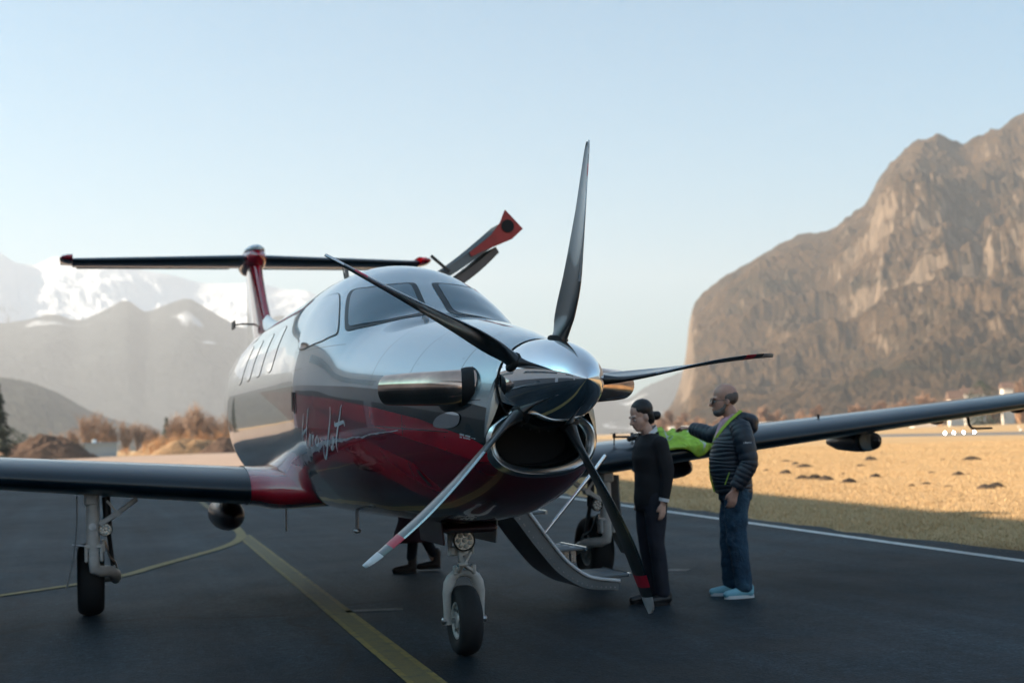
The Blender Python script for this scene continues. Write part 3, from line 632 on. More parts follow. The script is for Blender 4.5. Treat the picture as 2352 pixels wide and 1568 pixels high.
# ---- spinner and propeller
prop = empty('propeller', (0, 1.8436, 1.6506), parent=plane)
sp_ = MB(); pr = [(0.0, .545)]; R_ = .243
for k in range(1, 26):
    u = k/25; pr.append((R_*math.sqrt(max(0, 1-(1-u)**1.75)), .545-.70*u))
sp_.lathe(pr[::-1], (0, 0, 0), (0, 1, 0), 64); spo = sp_.obj('spinner', M_CHROME, prop, 60)
rv_ = MB()
for k in range(30):
    a = 2*math.pi*k/30; rv_.ell((R_*1.0*math.cos(a), -.14, R_*math.sin(a)), (.006, .006, .006), nu=6, nv=4)
rv_.obj('spinner_rivets', M_DKMET, prop); tag(bpy.data.objects['spinner_rivets'], kind='stuff')
MB().lathe([(R_+.006, -.165), (R_+.006, -.155)], (0, 0, 0), (0, 1, 0), 64).obj('spinner_backplate', M_BLACK, prop)
RP = 1.335
def blade_mesh():
    b = MB(); rs = np.concatenate([np.linspace(.13, .40, 10), np.linspace(.45, 1.15, 18), np.linspace(1.18, RP, 9)])
    ch_ = pchip([.13, .2, .27, .36, .5, .75, 1.0, 1.2, 1.30, RP], [.085, .09, .12, .185, .215, .205, .175, .135, .10, .045])
    thk = pchip([.13, .2, .27, .36, .5, .75, 1.0, RP], [.085, .085, .07, .045, .032, .020, .013, .006])
    be = pchip([.13, .3, .5, .75, 1.0, RP], [108, 106, 100, 92, 86, 82])
    sw = pchip([.13, .3, .6, .9, 1.15, RP], [0, 0, .022, .012, -.03, -.075])
    nn = 22; G = []
    for r in rs:
        c, th, bt, s = float(ch_(r)), float(thk(r)), math.radians(float(be(r))), float(sw(r))
        cd = np.array([math.cos(bt), math.sin(bt), 0]); nd = np.array([-math.sin(bt), math.cos(bt), 0]); row = []
        blend = min(1, max(0, (r-.2)/.14))
        for k in range(nn):
            a = 2*math.pi*k/nn; x = math.cos(a)
            af = math.sin(a)*th/2*(1 if blend < 1 else 1)*((1-blend)+blend*(0.62+0.38*x)*1.15)
            row.append(cd*(x*c/2+s+ (0.12*c if blend > .5 else 0.12*c*blend*2))+nd*(af+blend*.012*(1-x*x))+np.array([0, 0, r]))
        G.append(row)
    G = np.array(G); i0 = b.n
    b.grid(G, cv=True, flip=True); b.f.append(tuple(range(nn))[::-1]); b.f.append(tuple((len(rs)-1)*nn+j for j in range(nn))); b.m += [0, 0]
    for fi, q in enumerate(b.f[:-2]):
        r = rs[q[0]//nn]; j = min(x % nn for x in q); mi = 0
        if r > 1.235 and j < nn//2: mi = 1
        elif 1.10 < r <= 1.17 and j < nn//2: mi = 2
        elif .5 < r < 1.1 and (j in (0, 1, nn-1) or j == nn-2): mi = 3
        b.m[fi] = mi
    b.m[-1] = 1
    return b.mesh('blade', [M_BLADE, M_BLWHITE, M_BLRED, M_BLADES], 50)
bm_ = blade_mesh(); cuff = MB().lathe([(.05, .10), (.056, .225), (.054, .243), (.046, .250)], n=20).mesh('blade_cuff', M_BLACK)
for k in range(5):
    a = -0.2038+k*2*math.pi/5
    o = link(bpy.data.objects.new('blade', bm_), prop); o.rotation_euler = (0, a, 0)
    o2 = link(bpy.data.objects.new('blade_cuff', cuff), prop); o2.rotation_euler = (0, a, 0)
# ---- exhaust stubs
for s in (1, -1):
    pts = [(s*.20, 1.44, 1.655), (s*.33, 1.43, 1.655), (s*.43, 1.385, 1.657), (s*.53, 1.29, 1.66), (s*.63, 1.17, 1.663), (s*.70, 1.08, 1.665)]
    P = np.array(pts); u = np.linspace(0, 1, 24); kk = np.linspace(0, 1, 6); P = np.stack([pchip(kk, P[:, i])(u) for i in range(3)], 1)
    e_ = MB(); e_.tube(P, np.interp(u, [0, .3, .8, 1], [.098, .099, .090, .084]), 28, caps=False); eo = e_.obj('exhaust_stub', M_EXH, plane, 60)
    e_ = MB(); e_.tube(P[2:-1][::-1], np.interp(u[2:-1][::-1], [0, 1], [.088, .088]), 24, caps=True); 
    d_ = P[-1]-P[-2]; d_ /= np.linalg.norm(d_); MB().lathe([(.080, -.03), (.001, -.03)], P[-1], d_, 24, caps=False).obj('exhaust_mouth', M_BLACK, eo)
    MB().tube([P[4]+np.array([-s*.012, .004, 0]), P[5], P[6]+np.array([s*.004, 0, 0])], [.114, .113, .106], 28, caps=False).obj('exhaust_collar', M_BLACK, eo)

# ---- wings
def af(n=26, t=0.15, cam_=0.02):
    u = (1-np.cos(np.linspace(0, math.pi, n)))/2
    yt = 5*t*(0.2969*np.sqrt(u)-0.1260*u-0.3516*u**2+0.2843*u**3-0.1036*u**4); cl = cam_*4*u*(1-u)
    up = np.stack([u, cl+yt], 1); lo = np.stack([u, cl-yt], 1)[::-1]
    return np.concatenate([up, lo[1:-1]])
def wing_z(ax): return 1.0+(ax-.9)*.093
def wing_sec(ax, s, le=None, chord=None, t=None, dz=0.0):
    le = -2.84-.03*(ax-1) if le is None else le; chord = 2.05-(ax-1)*.135 if chord is None else chord; t = (.155-.004*(ax-1)) if t is None else t
    A = af(t=t); return np.stack([np.full(len(A), s*ax), le-A[:, 0]*chord, wing_z(ax)+dz+A[:, 1]*chord-(.03*chord*0)], 1)
for s in (1, -1):
    xs = np.concatenate([np.linspace(.99, 7.7, 26)]); G = np.array([wing_sec(x, s) for x in xs])
    tipx = [(7.85, .95, .10), (7.98, .82, .22), (8.06, .66, .42), (8.10, .5, .62)]
    for x, c, dz in tipx: G = np.concatenate([G, wing_sec(x, s, le=-3.05-(.98-c)*1.0, chord=c, t=.11, dz=dz)[None]])
    wb_ = MB(); nA = G.shape[1]; wb_.grid(G, cv=True, flip=(s < 0)); wb_.f.append(tuple((len(G)-1)*nA+j for j in range(nA))); wb_.m.append(0)
    wo = wb_.obj('wing', M_NAVY, plane, 60)
    # black rubber boot along the leading edge
    idx = list(range(-7, 8)); bt_ = MB()
    gx = np.linspace(1.02, 7.4, 22); BG = []
    for x in gx:
        S_ = wing_sec(x, s); c_ = S_.mean(0); BG.append([S_[i]+(S_[i]-np.array([s*x, S_[:, 1].mean()+.0, S_[:, 2].mean()]))*0.0045 for i in idx])
    bt_.grid(np.array(BG), flip=(s < 0)); bt_.obj('deice_boot', M_BOOT, wo, 60)
    # blended wing root fairing
    FG = []
    for ax, le, c, t_, dz in ((.40, -2.25, 3.4, .105, .03), (.60, -2.36, 3.2, .118, .012), (.72, -2.50, 2.85, .132, -.002), (.82, -2.64, 2.5, .143, -.010), (.92, -2.78, 2.2, .151, -.003), (1.01, -2.825, 2.09, .1565, 0.0)):
        FG.append(wing_sec(ax, s, le, c, t_, dz))
    fo_ = MB(); fo_.grid(np.array(FG), cv=True, flip=(s < 0)); fo_.obj('wing_root_fairing', M_REDP, plane, 60)
    for x, L_, r_, yc in ((1.06, 1.5, .15, -4.5), (3.35, 1.5, .13, -4.45), (5.25, 1.2, .11, -4.2)):
        if x > 5 and s < 0: continue
        zc = wing_z(x)-.20-(.06 if x < 2 else 0)
        pr_ = [(.001, -L_/2)]+[(r_*math.sqrt(max(0, 1-abs(2*k/12-1)**2.4)), -L_/2+L_*k/12) for k in range(1, 12)]+[(.001, L_/2)]
        f_ = MB(); f_.lathe(pr_, (s*x, yc, zc), (0, 1, 0), 20); f_.obj('flap_track_fairing', M_BELLY, wo, 60)
# lamp pod under the left wing with a clear nose
wl_ = [o for o in plane.children if o.name.startswith('wing.')][0]
px_, pz_ = -5.10, wing_z(5.10)-.165
pod = MB().lathe([(.001, -.55), (.04, -.5), (.09, -.3), (.108, 0), (.108, .16)], (px_, -3.55, pz_), (0, 1, 0), 24).obj('lamp_pod', M_BELLY, plane, 60)
MB().lathe([(.106, .16), (.102, .26), (.08, .36), (.045, .41), (.002, .425)], (px_, -3.55, pz_), (0, 1, 0), 24, caps=False).obj('pod_lens', M_LENS, pod, 60)
MB().lathe([(.07, .2), (.068, .215), (.02, .22), (.002, .22)], (px_, -3.55, pz_), (0, 1, 0), 20).obj('pod_reflector', M_GREYM, pod, 60)
pt_ = MB(); b0 = np.array([-6.30, -3.35, wing_z(6.3)-.05]); pt_.tube([b0, b0+(0, .02, -.10), b0+(0, .06, -.135), b0+(0, .12, -.14), b0+(0, .38, -.14)], [.016, .014, .013, .012, .010], 10); pt_.obj('pitot_tube', M_DKMET, wl_)
for x, y in ((-5.98, -3.42), (-6.95, -3.4)):
    MB().ell((x, y, wing_z(-x)-.075), (.06, .10, .035)).obj('stall_vane_fairing', M_BELLY, wl_)
MB().box((-7.0, -3.06, wing_z(7.0)+.01), (.26, .05, .07), rotm('Y', math.radians(5.3)), bev=.01).obj('landing_light', M_CHROME, wl_)
MB().tube([(-4.55, -3.3, wing_z(4.55)+.10), (-4.55, -3.3, wing_z(4.55)+.165)], .012, 8).obj('fuel_vent', M_DKMET, wl_)

# ---- tail
fin = MB(); FS = []
for z, le, te, t_ in ((2.45, -8.55, -11.75, .30), (2.75, -8.95, -11.75, .25), (2.98, -9.30, -11.72, .22), (3.3, -9.72, -11.70, .20), (3.7, -10.18, -11.68, .19), (4.02, -10.5, -11.66, .19)):
    A = af(t=t_/(le-te)*1.0, cam_=0); FS.append(np.stack([A[:, 1]*(le-te), le-A[:, 0]*(le-te), np.full(len(A), z)], 1))
fin.grid(np.array(FS), cv=True)
nA = len(A)
for fi, qd in enumerate(fin.f):
    j = max(min(x % nA, nA-x % nA) for x in qd); fin.m[fi] = 1 if j <= 9 else 0
fino = fin.obj('tail_fin', [M_SILV, M_REDP], plane, 60)
st = MB(); n0 = 30; dS = []
for k in range(n0):                         # dorsal strake running up into the fin
    u = k/(n0-1); y = -5.9-3.5*u; dS.append([(w_*(.03+.05*u), y, z_) for w_, z_ in ((1, 2.60), (.8, 2.735+.06*u+.22*u**3), (0, 2.75+.09*u+.26*u**3), (-.8, 2.735+.06*u+.22*u**3), (-1, 2.60))])
st.grid(np.array(dS)); st.obj('dorsal_strake', M_SILV, fino, 60)
stab = MB(); SG = []
for x in np.concatenate([np.linspace(-2.45, 2.45, 21)]):
    ax = abs(x); le = -10.52-.16*ax; c = 1.22-.17*ax; A = af(t=.12, cam_=0); SG.append(np.stack([np.full(len(A), x), le-A[:, 0]*c, 4.0+A[:, 1]*c], 1))
stab.grid(np.array(SG), cv=True); nA = len(A)
for e in (0, 20): stab.f.append(tuple(e*nA+j for j in (range(nA) if e else range(nA-1, -1, -1)))); stab.m.append(0)
sto = stab.obj('tailplane', M_NAVY, plane, 60)
for s in (1, -1):
    h_ = MB(); HG = []
    for x, le, c, t_ in ((2.44, -10.72, 1.0, .13), (2.50, -10.70, .98, .12), (2.57, -10.74, .92, .10), (2.61, -10.85, .78, .05)):
        A = af(t=t_, cam_=0); HG.append(np.stack([np.full(len(A), s*x), le-A[:, 0]*c, 4.02+A[:, 1]*c], 1))
    h_.grid(np.array(HG), cv=True, flip=(s < 0)); h_.f.append(tuple(3*nA+j for j in range(nA))); h_.m.append(0); h_.obj('elevator_horn', M_REDP, sto, 60)
    MB().bar((s*.25, -11.72, 4.0), (s*2.4, -11.75, 4.0), .03, .03).obj('elevator_edge', M_BOOT, sto)
bl = MB(); L_ = 2.0
bl.lathe([(.001, -L_*.62)]+[(.185*math.sqrt(max(0, 1-abs(2*k/16-1)**2.6))*(1 if k > 7 else (.35+.65*k/8)), -L_*.62+L_*k/16) for k in range(1, 16)]+[(.001, L_*.38)], (0, -10.95, 3.99), (0, 1, 0), 28); blo = bl.obj('tail_bullet', M_REDP, plane, 60)
MB().ell((0, -10.75, 4.10), (.15, .5, .095)).obj('bullet_cap', M_SILV, blo)
for s in (1, -1):
    na_ = MB(); na_.tube([(s*.07, -10.15, 3.03), (s*.2, -10.2, 3.04), (s*.34, -10.3, 3.04)], [.03, .026, .022], 8, flat=.5); na_.box((s*.34, -10.38, 3.04), (.02, .34, .10)); na_.obj('nav_antenna', M_DKMET, fino)
an = MB(); an.tube([(0.25, -2.5, 2.70), (.27, -2.55, 2.88)], [.006, .004], 6); an.obj('whip_antenna', M_DKMET, fus)
an = MB(); an.add([(-.008, -3.6, 2.73), (.008, -3.6, 2.73), (.004, -3.72, 3.0), (-.004, -3.72, 3.0), (-.008, -3.85, 2.73), (.008, -3.85, 2.73), (.004, -3.84, 3.0), (-.004, -3.84, 3.0)], [(0, 1, 2, 3), (4, 7, 6, 5), (0, 3, 7, 4), (1, 5, 6, 2), (3, 2, 6, 7)]); an.obj('blade_antenna', M_DKMET, fus, 0)
b0 = np.array([.42, -1.35, .82]); an = MB(); an.tube([b0+(0, 0, .14), b0+(0, -.02, -.07)], .012, 8); an.ell(b0+(0, -.02, -.085), (.028, .045, .018)); an.obj('drain_mast', M_STEEL, fus)
an = MB(); an.tube([(.62, -3.6, 1.0), (.62, -3.62, .62)], .008, 6); an.obj('static_rod', M_WHITEP, fus)

# ---- open cargo door behind the wing
cd_ = MB(); H0 = np.array([-.42, 2.705]); ang = math.radians(29.5)
def door_pt(u, v):                          # u along the opened panel, v out of its skin
    bow = .20*math.sin(math.pi*u)*.6
    L = 2.0*u; d = np.array([-math.cos(ang), math.sin(ang)]); n = np.array([math.sin(ang), math.cos(ang)]); p = H0+d*L+n*(v-bow+.02); return p
us = np.linspace(0, 1, 22); tp = .055+.0*us; lo_ = np.interp(us, [0, .35, .75, .9, 1], [.05, .09, .10, .13, .16])
ring = [[(door_pt(u, tp[i])[0], y, door_pt(u, tp[i])[1]) for i, u in enumerate(us)] for y in (-5.45, -6.15)]
ring2 = [[(door_pt(u, tp[i]-lo_[i])[0], y, door_pt(u, tp[i]-lo_[i])[1]) for i, u in enumerate(us)] for y in (-5.45, -6.15)]
cd_.grid(np.array(ring), m=0); cd_.grid(np.array(ring2), m=1, flip=True); cd_.grid(np.array([ring[0], ring2[0]]), m=1, flip=True); cd_.grid(np.array([ring[1], ring2[1]]), m=1)
cd_.add([ring[0][-1], ring[1][-1], ring2[1][-1], ring2[0][-1]], [(0, 1, 2, 3)], 0)
cdo = cd_.obj('cargo_door', [simple('matte_door_skin', (.02, .03, .035), .7), M_GREYM], plane, 60)
ep = MB(); e0 = [door_pt(u, .05) for u in (.70, .78, .86, .92, .985)]; e1 = [door_pt(u, v) for u, v in ((.70, -.0), (.78, -.03), (.86, -.08), (.92, -.13), (.97, -.17))]
e0[-1] = door_pt(1.0, .16); e0[-2] = door_pt(.94, .09); e1[-1] = door_pt(1.035, -.13); e1[-2] = door_pt(.95, -.135)
ep.grid(np.array([[(p[0], -5.43, p[1]) for p in e0], [(p[0], -5.43, p[1]) for p in e1]])); ep.grid(np.array([[(p[0], -5.45, p[1]) for p in e0], [(p[0], -5.45, p[1]) for p in e1]]), flip=True)
ep.obj('door_end_plate', simple('red_primer', (0.42, 0.04, 0.035), 0.45), cdo, 0)
hc = door_pt(.965, .005); MB().lathe([(.072, 0), (.072, .012), (.002, .012)], (hc[0], -5.432, hc[1]), (0, 1, 0), 24).obj('door_port', M_BLACK, cdo)
ln = MB(); lA = [(door_pt(u, -.05-.04*math.sin(math.pi*min(1, u*.75)))) for u in np.linspace(.1, .86, 16)]; lB = [door_pt(u, -.06-.13*math.sin(math.pi*(u*.85))) for u in np.linspace(.1, .86, 16)]
ln.grid(np.array([[(p[0], -5.5, p[1]) for p in lA], [(p[0], -5.5, p[1]) for p in lB]])); ln.grid(np.array([[(p[0], -5.5, p[1]) for p in lB], [(p[0], -6.1, p[1]) for p in lB]])); ln.grid(np.array([[(p[0], -5.5, p[1]) for p in lA], [(p[0], -6.1, p[1]) for p in lA]]), flip=True)
ln.obj('door_lining', simple('door_trim', (0.14, 0.12, 0.11), 0.5), cdo, 60)
MB().tube([(-.75, -5.6, 2.55), (-1.15, -5.6, 3.12)], .012, 8).obj('door_strut', M_STEEL, cdo)
MB().bar(np.array([-1.22, -5.4, 3.33]), np.array([-1.42, -5.4, 3.16]), .02, .03).obj('door_latch', M_DKMET, cdo)

# ---- airstair door
stair = empty('airstair', (0, 0, 0), parent=plane)
AY0, AY1 = -1.66, -2.30
_ax = pchip([0, .14, .32, .53, .75, 1], [-.90, -1.01, -1.161, -1.328, -1.507, -1.74]); _az = pchip([0, .14, .32, .53, .75, 1], [.93, .775, .564, .367, .254, .213])
arc = lambda u: np.array([float(_ax(u)), float(_az(u))])      # inner edge, hinge to foot
us = np.linspace(0, 1, 26); A_ = np.array([arc(u) for u in us]); T_ = np.gradient(A_, axis=0); T_ /= np.linalg.norm(T_, axis=1)[:, None]; N_ = np.stack([-T_[:, 1], T_[:, 0]], 1)
N_ = N_*np.where(N_[:, 1:2] > 0, -1, 1)     # towards the ground side = outer skin
th_ = np.interp(us, [0, .5, 1], [.125, .115, .07])[:, None]; B_ = A_+N_*th_
I3 = lambda P, y: np.c_[P[:, 0], np.full(len(P), y), P[:, 1]]
sk = MB(); sk.grid(np.array([I3(B_, AY0), I3(B_, AY1)])); sk.grid(np.array([I3(B_*.0+B_+N_*.004, AY0+.002), I3(B_+N_*.004, AY1-.002)]), flip=True); sk.obj('stair_outer_skin', M_BELLY, stair, 60)
fr = MB()
for y in (AY0, AY1): fr.grid(np.array([I3(A_, y), I3(B_, y)])); fr.grid(np.array([I3(A_, y-.03), I3(B_, y-.03)]), flip=True)
fr.grid(np.array([I3(B_-N_*.02, AY0), I3(B_-N_*.02, AY1)]), flip=True); fr.obj('stair_frame', M_GREYM, stair, 60)
for y in (AY0+.006, AY1-.006): MB().tube(I3(A_, y), .014, 10).obj('stair_rail', M_WHITEP, stair, 60)
rb_ = MB()
for u in np.linspace(.05, .97, 26):
    p = arc(u); i = int(u*25); q = p*.25+B_[i]*.75; rb_.ell((q[0], AY0+.003, q[1]), (.006, .004, .006), nu=6, nv=4)
tag(rb_.obj('stair_rivets', M_STEEL, stair), kind='stuff')
for u, dep in ((.15, .20), (.42, .30), (.86, .30)):
    p = arc(u); tr = MB(); tr.box((p[0]-dep/2+.07, (AY0+AY1)/2, p[1]+.015), (dep, .56, .022), bev=.006); to = tr.obj('stair_tread', M_GREYM, stair)
    MB().bar((p[0]-dep+.07, AY0-.02, p[1]+.018), (p[0]-dep+.07, AY1+.02, p[1]+.018), .02, .03).obj('tread_nosing', M_CHROME, stair)
for k in range(3): MB().box((-1.40, -1.80-.17*k, .43), (.05, .03, .13), bev=.005).obj('tread_bracket', M_STEEL, stair)
p0 = arc(.27); MB().tube([(p0[0], AY0+.01, p0[1]+.0), (-1.575, AY0, 1.11), (-1.66, AY0, 1.21)], [.013, .017, .017], 12).obj('stair_hand_rod', M_CHROME, stair)
p1 = arc(.10); p2 = arc(.68); MB().tube([(-.86, AY1, .98), (-1.38, AY1, .42)], .008, 8).obj('stair_cable', M_DKMET, stair)
MB().box((-.80, -1.72, .82), (.09, .04, .08), rotm('Y', .5)).obj('stair_hinge', M_BELLY, stair)

# ---- nose gear
def tyre(c, R, w, parent, hub=.5, name='wheel'):
    wo = empty(name, parent=parent); wo.location = c
    pr = []
    for k in range(15):
        a = math.pi*k/14; pr.append((R-.44*w*(1-abs(math.sin(a))**.55)*1.0-(R*.0), -math.cos(a)*w/2*(abs(math.cos(a))**-.15 if abs(math.cos(a)) > .05 else 1)*.98))
    pr = [(R*hub, -w*.36)]+pr+[(R*hub, w*.36)]
    t_ = MB().lathe(pr, (0, 0, 0), (1, 0, 0), 48, caps=False)
    for x_ in (-.22, -.07, .07, .22): pass
    t_.obj('tyre', M_RUBB, wo, 50)
    rm = MB().lathe([(.02, -w*.40), (R*.22, -w*.40), (R*.26, -w*.30), (R*.42, -w*.28), (R*.47, -w*.37), (R*hub*1.02, -w*.37), (R*hub*1.02, w*.37), (R*.47, w*.37), (R*.42, w*.28), (R*.26, w*.30), (R*.22, w*.40), (.02, w*.40)], (0, 0, 0), (1, 0, 0), 36)
    ro = rm.obj('rim', M_GEAR, wo, 40)
    bo = MB()
    for k in range(6):
        a = k*math.pi/3
        for s in (-1, 1): bo.lathe([(.012, 0), (.012, .012)], (s*w*.30, R*.33*math.cos(a), R*.33*math.sin(a)), (s, 0, 0), 6)
    tag(bo.obj('rim_bolts', M_STEEL, wo), kind='stuff')
    return wo
def lamp(c, d, r, parent):
    lo = empty('taxi_light', parent=parent); lo.location = c
    d = np.array(d, float)/np.linalg.norm(d)
    MB().lathe([(r*.75, -.05), (r*1.0, -.02), (r*1.0, .012), (r*.88, .014), (r*.86, .004)], (0, 0, 0), d, 28, caps=False).obj('housing', M_BLACK, lo)
    MB().lathe([(r*.86, .003), (.002, .003)], (0, 0, 0), d, 24, caps=False).obj('reflector', simple('lamp_reflector', (.62, .62, .58), .25, .8), lo)
    u = np.cross(d, (0, 0, 1)); u /= np.linalg.norm(u); w_ = np.cross(u, d)
    for k in range(8):
        a = k*2*math.pi/7; q = (np.cos(a)*u+np.sin(a)*w_)*r*.56 if k < 7 else np.zeros(3)
        MB().ell(q+d*.008, (r*.22,)*3, nu=10, nv=6).obj('bulb', LEDM, lo)
    return lo
LEDM = simple('led_lens', (.75, .76, .72), .12, 0.0, 0.05, coat=1.0)
ng = empty('nose_gear', (0, 0, 0), parent=plane)
NW = .222
tyre((0, 0, NW), NW, .155, plane, .52, 'nose_wheel')
fk = MB()
for s in (1, -1): fk.tube([(s*.075, .0, .50), (s*.098, .0, .455), (s*.112, .0, .40), (s*.112, -.005, .30), (s*.108, -.01, .20)], [.028, .03, .024, .02, .022], 12, flat=1.25)
fk.tube([(-.085, 0, .49), (-.04, 0, .525), (0, 0, .535), (.04, 0, .525), (.085, 0, .49)], [.03, .034, .036, .034, .03], 12); fk.obj('fork', M_GEAR, ng, 50)
MB().tube([(-.135, -.01, NW), (.135, -.01, NW)], .016, 12).obj('axle', M_STEEL, ng)
for s in (1, -1): MB().lathe([(.024, 0), (.024, .02), (.015, .028)], (s*.122, -.01, NW), (s, 0, 0), 8).obj('axle_nut', M_STEEL, ng)
MB().tube([(0, 0, .53), (0, 0, .66)], .034, 20).obj('oleo_piston', M_CHROME, ng)
cy_ = MB(); cy_.tube([(0, 0, .645), (0, -.01, .80), (0, -.02, .95)], [.052, .052, .055], 20); cy_.tube([(0, 0, .635), (0, 0, .66)], .062, 20); cy_.obj('oleo_cylinder', M_GEAR, ng)
tl = MB(); tl.bar((-.035, .045, .655), (.03, .11, .585), .03, .018); tl.bar((.035, .045, .655), (.03, .11, .585), .026, .018); tl.bar((-.045, .04, .54), (.03, .11, .585), .024, .018); tl.bar((.045, .04, .53), (.035, .11, .585), .024, .018); tl.tube([(.0, .11, .585), (.06, .11, .585)], .013, 10)
tl.obj('torque_link', M_GEAR, ng)
ta = MB(); ta.box((.075, .02, .665), (.05, .05, .06), bev=.008); ta.tube([(.09, .02, .67), (.085, .0, .80)], .014, 10); ta.obj('steering_actuator', M_GEAR, ng); MB().box((-.055, .03, .675), (.02, .03, .07), bev=.005).obj('steering_lug', M_GEAR, ng)
for x_, z_ in ((-.06, .545), (.062, .545)): MB().box((x_, .035, z_), (.026, .04, .06), bev=.006).obj('torque_lug', M_GEAR, ng)
lamp((.01, .085, .735), (.15, 1, .02), .070, plane)
MB().bar((-.13, .03, .815), (.10, .03, .805), .03, .018).obj('door_rod', M_CHROME, ng)
db = MB(); db.bar((.13, -.12, .88), (.05, .0, .76), .022); db.bar((.05, -.4, .87), (.02, -.03, .70), .03); db.obj('drag_brace', M_GEAR, ng)
for s, a in ((1, .1), (-1, -.1)):
    MB().box((s*.175, -.12, .79), (.012, .62, .15), rotm('Y', a), bev=.004).obj('gear_door', M_GREYM if s < 0 else M_BELLY, ng)
MB().box((0, -.15, .815), (.34, .8, .05), bev=.02).obj('gear_bay', M_BELLY, ng)

# ---- main gear, built for the right wing and mirrored
def main_gear(s):
    g = empty('main_gear', parent=plane); X = 2.265
    wx = 2.275; f = lambda x, y, z: (s*x, y, z)
    tyre(f(wx, -3.62, .305), .305, .225, plane, .5, 'main_wheel')
    leg = MB(); leg.tube([f(X-.01, -3.22, 1.05), f(X-.01, -3.22, .72), f(X-.01, -3.22, .60), f(X-.01, -3.22, .56)], [.052, .056, .054, .05], 18); leg.box(f(X, -3.22, .99), (.12, .12, .12), bev=.02); leg.obj('gear_leg', M_GEAR, g, 40)
    kn = MB(); kn.box(f(X+.045, -3.22, .545), (.028, .10, .14), bev=.01); kn.box(f(X-.075, -3.22, .545), (.028, .10, .14), bev=.01); kn.box(f(X-.015, -3.22, .60), (.15, .10, .035), bev=.01); kn.obj('knee_fork', M_GEAR, g)
    arm = MB(); arm.tube([f(X-.015, -3.2, .56), f(X-.015, -3.2, .47), f(X-.02, -3.21, .42), f(X-.06, -3.25, .395), f(X-.14, -3.34, .385), f(X-.185, -3.45, .35), f(X-.19, -3.55, .31), f(X-.19, -3.62, .29)], [.042, .045, .048, .046, .045, .046, .045, .04], 14); arm.tube([f(X-.20, -3.62, .305), f(X-.05, -3.62, .305)], .035, 12); arm.obj('trailing_arm', M_GEAR, g, 50)
    MB().lathe([(.03, 0), (.03, .012), (.014, .013), (.012, .02)], f(X-.005, -3.165, .765), (0, 1, 0), 20).obj('pivot_bolt', M_WHITEP, g)
    bb = MB(); bb.bar(f(X-.06, -3.2, .775), f(X-.20, -3.2, .862), .05, .045, bev=.008); bb.bar(f(X-.20, -3.2, .862), f(X-.36, -3.2, .975), .045, .04, bev=.008); bb.tube([f(X-.2, -3.16, .862), f(X-.2, -3.24, .862)], .03, 12); bb.bar(f(X-.20, -3.19, .87), f(X-.12, -3.19, .97), .02, .02); bb.obj('side_brace', M_GEAR, g)
    da = MB(); da.tube([f(X-.115, -3.30, 1.0), f(X-.13, -3.31, .72)], .034, 12); da.tube([f(X-.13, -3.31, .74), f(X-.165, -3.38, .43)], .019, 10); da.obj('shock_strut', M_DKMET, g)
    hs = MB(); hs.tube([f(X-.105, -3.27, .64), f(X-.12, -3.27, .57), f(X-.14, -3.3, .50), f(X-.18, -3.36, .46), f(X-.2, -3.42, .40)], .008, 8); hs.box(f(X-.09, -3.22, .605), (.028, .04, .10), bev=.006); hs.obj('brake_line', M_STEEL, g)
    lamp(f(X-.108, -3.19, .735), (s*.1, 1, .02), .055, plane)
    dd = MB(); A0, A1 = np.array(f(2.375, -3.2, 1.0)), np.array(f(2.47, -3.2, .27)); n2 = 18
    for y0, y1 in ((0, -.52),):
        k = np.linspace(0, 1, n2)[:, None]; L0 = A0+(A1-A0)*k+np.c_[s*.035*np.sin(k*math.pi*.9)*-1, k*0, k*0]; wd_ = np.interp(k[:, 0], [0, .15, .6, 1], [.50, .58, .46, .2])
        a_ = L0+np.c_[0*k, 0*k, 0*k]; b2 = L0-np.c_[0*k[:, 0], wd_, 0*k[:, 0]]; off = np.array([s*.012, 0, 0])
        dd.grid(np.array([a_, b2]), m=0); dd.grid(np.array([a_+off, b2+off]), m=1, flip=True); dd.grid(np.array([a_, a_+off]), flip=True); dd.grid(np.array([b2, b2+off]))
    dd.obj('gear_door', [M_GREYM, M_NAVY], g, 40)
    MB().tube([f(2.42, -3.23, .62), f(2.30, -3.22, .605)], .008, 8).obj('door_link', M_STEEL, g)
    tm = MB(); tm.box(f(X+.0, -3.5, 1.10), (.4, .7, .03), bev=.01); tm.obj('wheel_well', M_BLACK, g)
    return g
main_gear(1); main_gear(-1)
# ------------------------------------------------------------------ people
M_SKIN = simple('skin', (0.62, 0.40, 0.31), 0.5, var=0.12, scale=14, sss=0.0); M_SKIN2 = simple('skin_tanned', (0.50, 0.28, 0.21), 0.45, var=0.15, scale=14)
M_HAIRD = simple('dark_hair', (0.010, 0.009, 0.009), 0.45, var=0.4, scale=60, bmp=0.4, bscale=120, bdist=0.004)
M_HAIRG = simple('cropped_grey_hair', (0.12, 0.095, 0.085), 0.7, var=0.4, scale=120); M_BEARD = simple('grey_beard', (0.13, 0.115, 0.11), 0.8, var=0.4, scale=160)
M_BSWEAT = simple('black_knit', (0.010, 0.011, 0.014), 0.85, var=0.3, scale=30, bmp=0.4, bscale=140, bdist=0.004); M_NTROUS = simple('dark_trousers', (0.012, 0.015, 0.026), 0.8, var=0.25, bmp=0.3, bscale=25, bdist=0.012)
M_WSHIRT = simple('white_shirt', (0.70, 0.73, 0.76), 0.7); M_PSHIRT = simple('pink_shirt', (0.60, 0.36, 0.44), 0.75, var=0.2, scale=90)
M_BSHOE = simple('black_shoe', (0.010, 0.010, 0.011), 0.35); M_BLSHOE = simple('light_blue_trainer', (0.20, 0.46, 0.56), 0.6); M_SOLE = simple('white_sole', (0.66, 0.70, 0.72), 0.55)
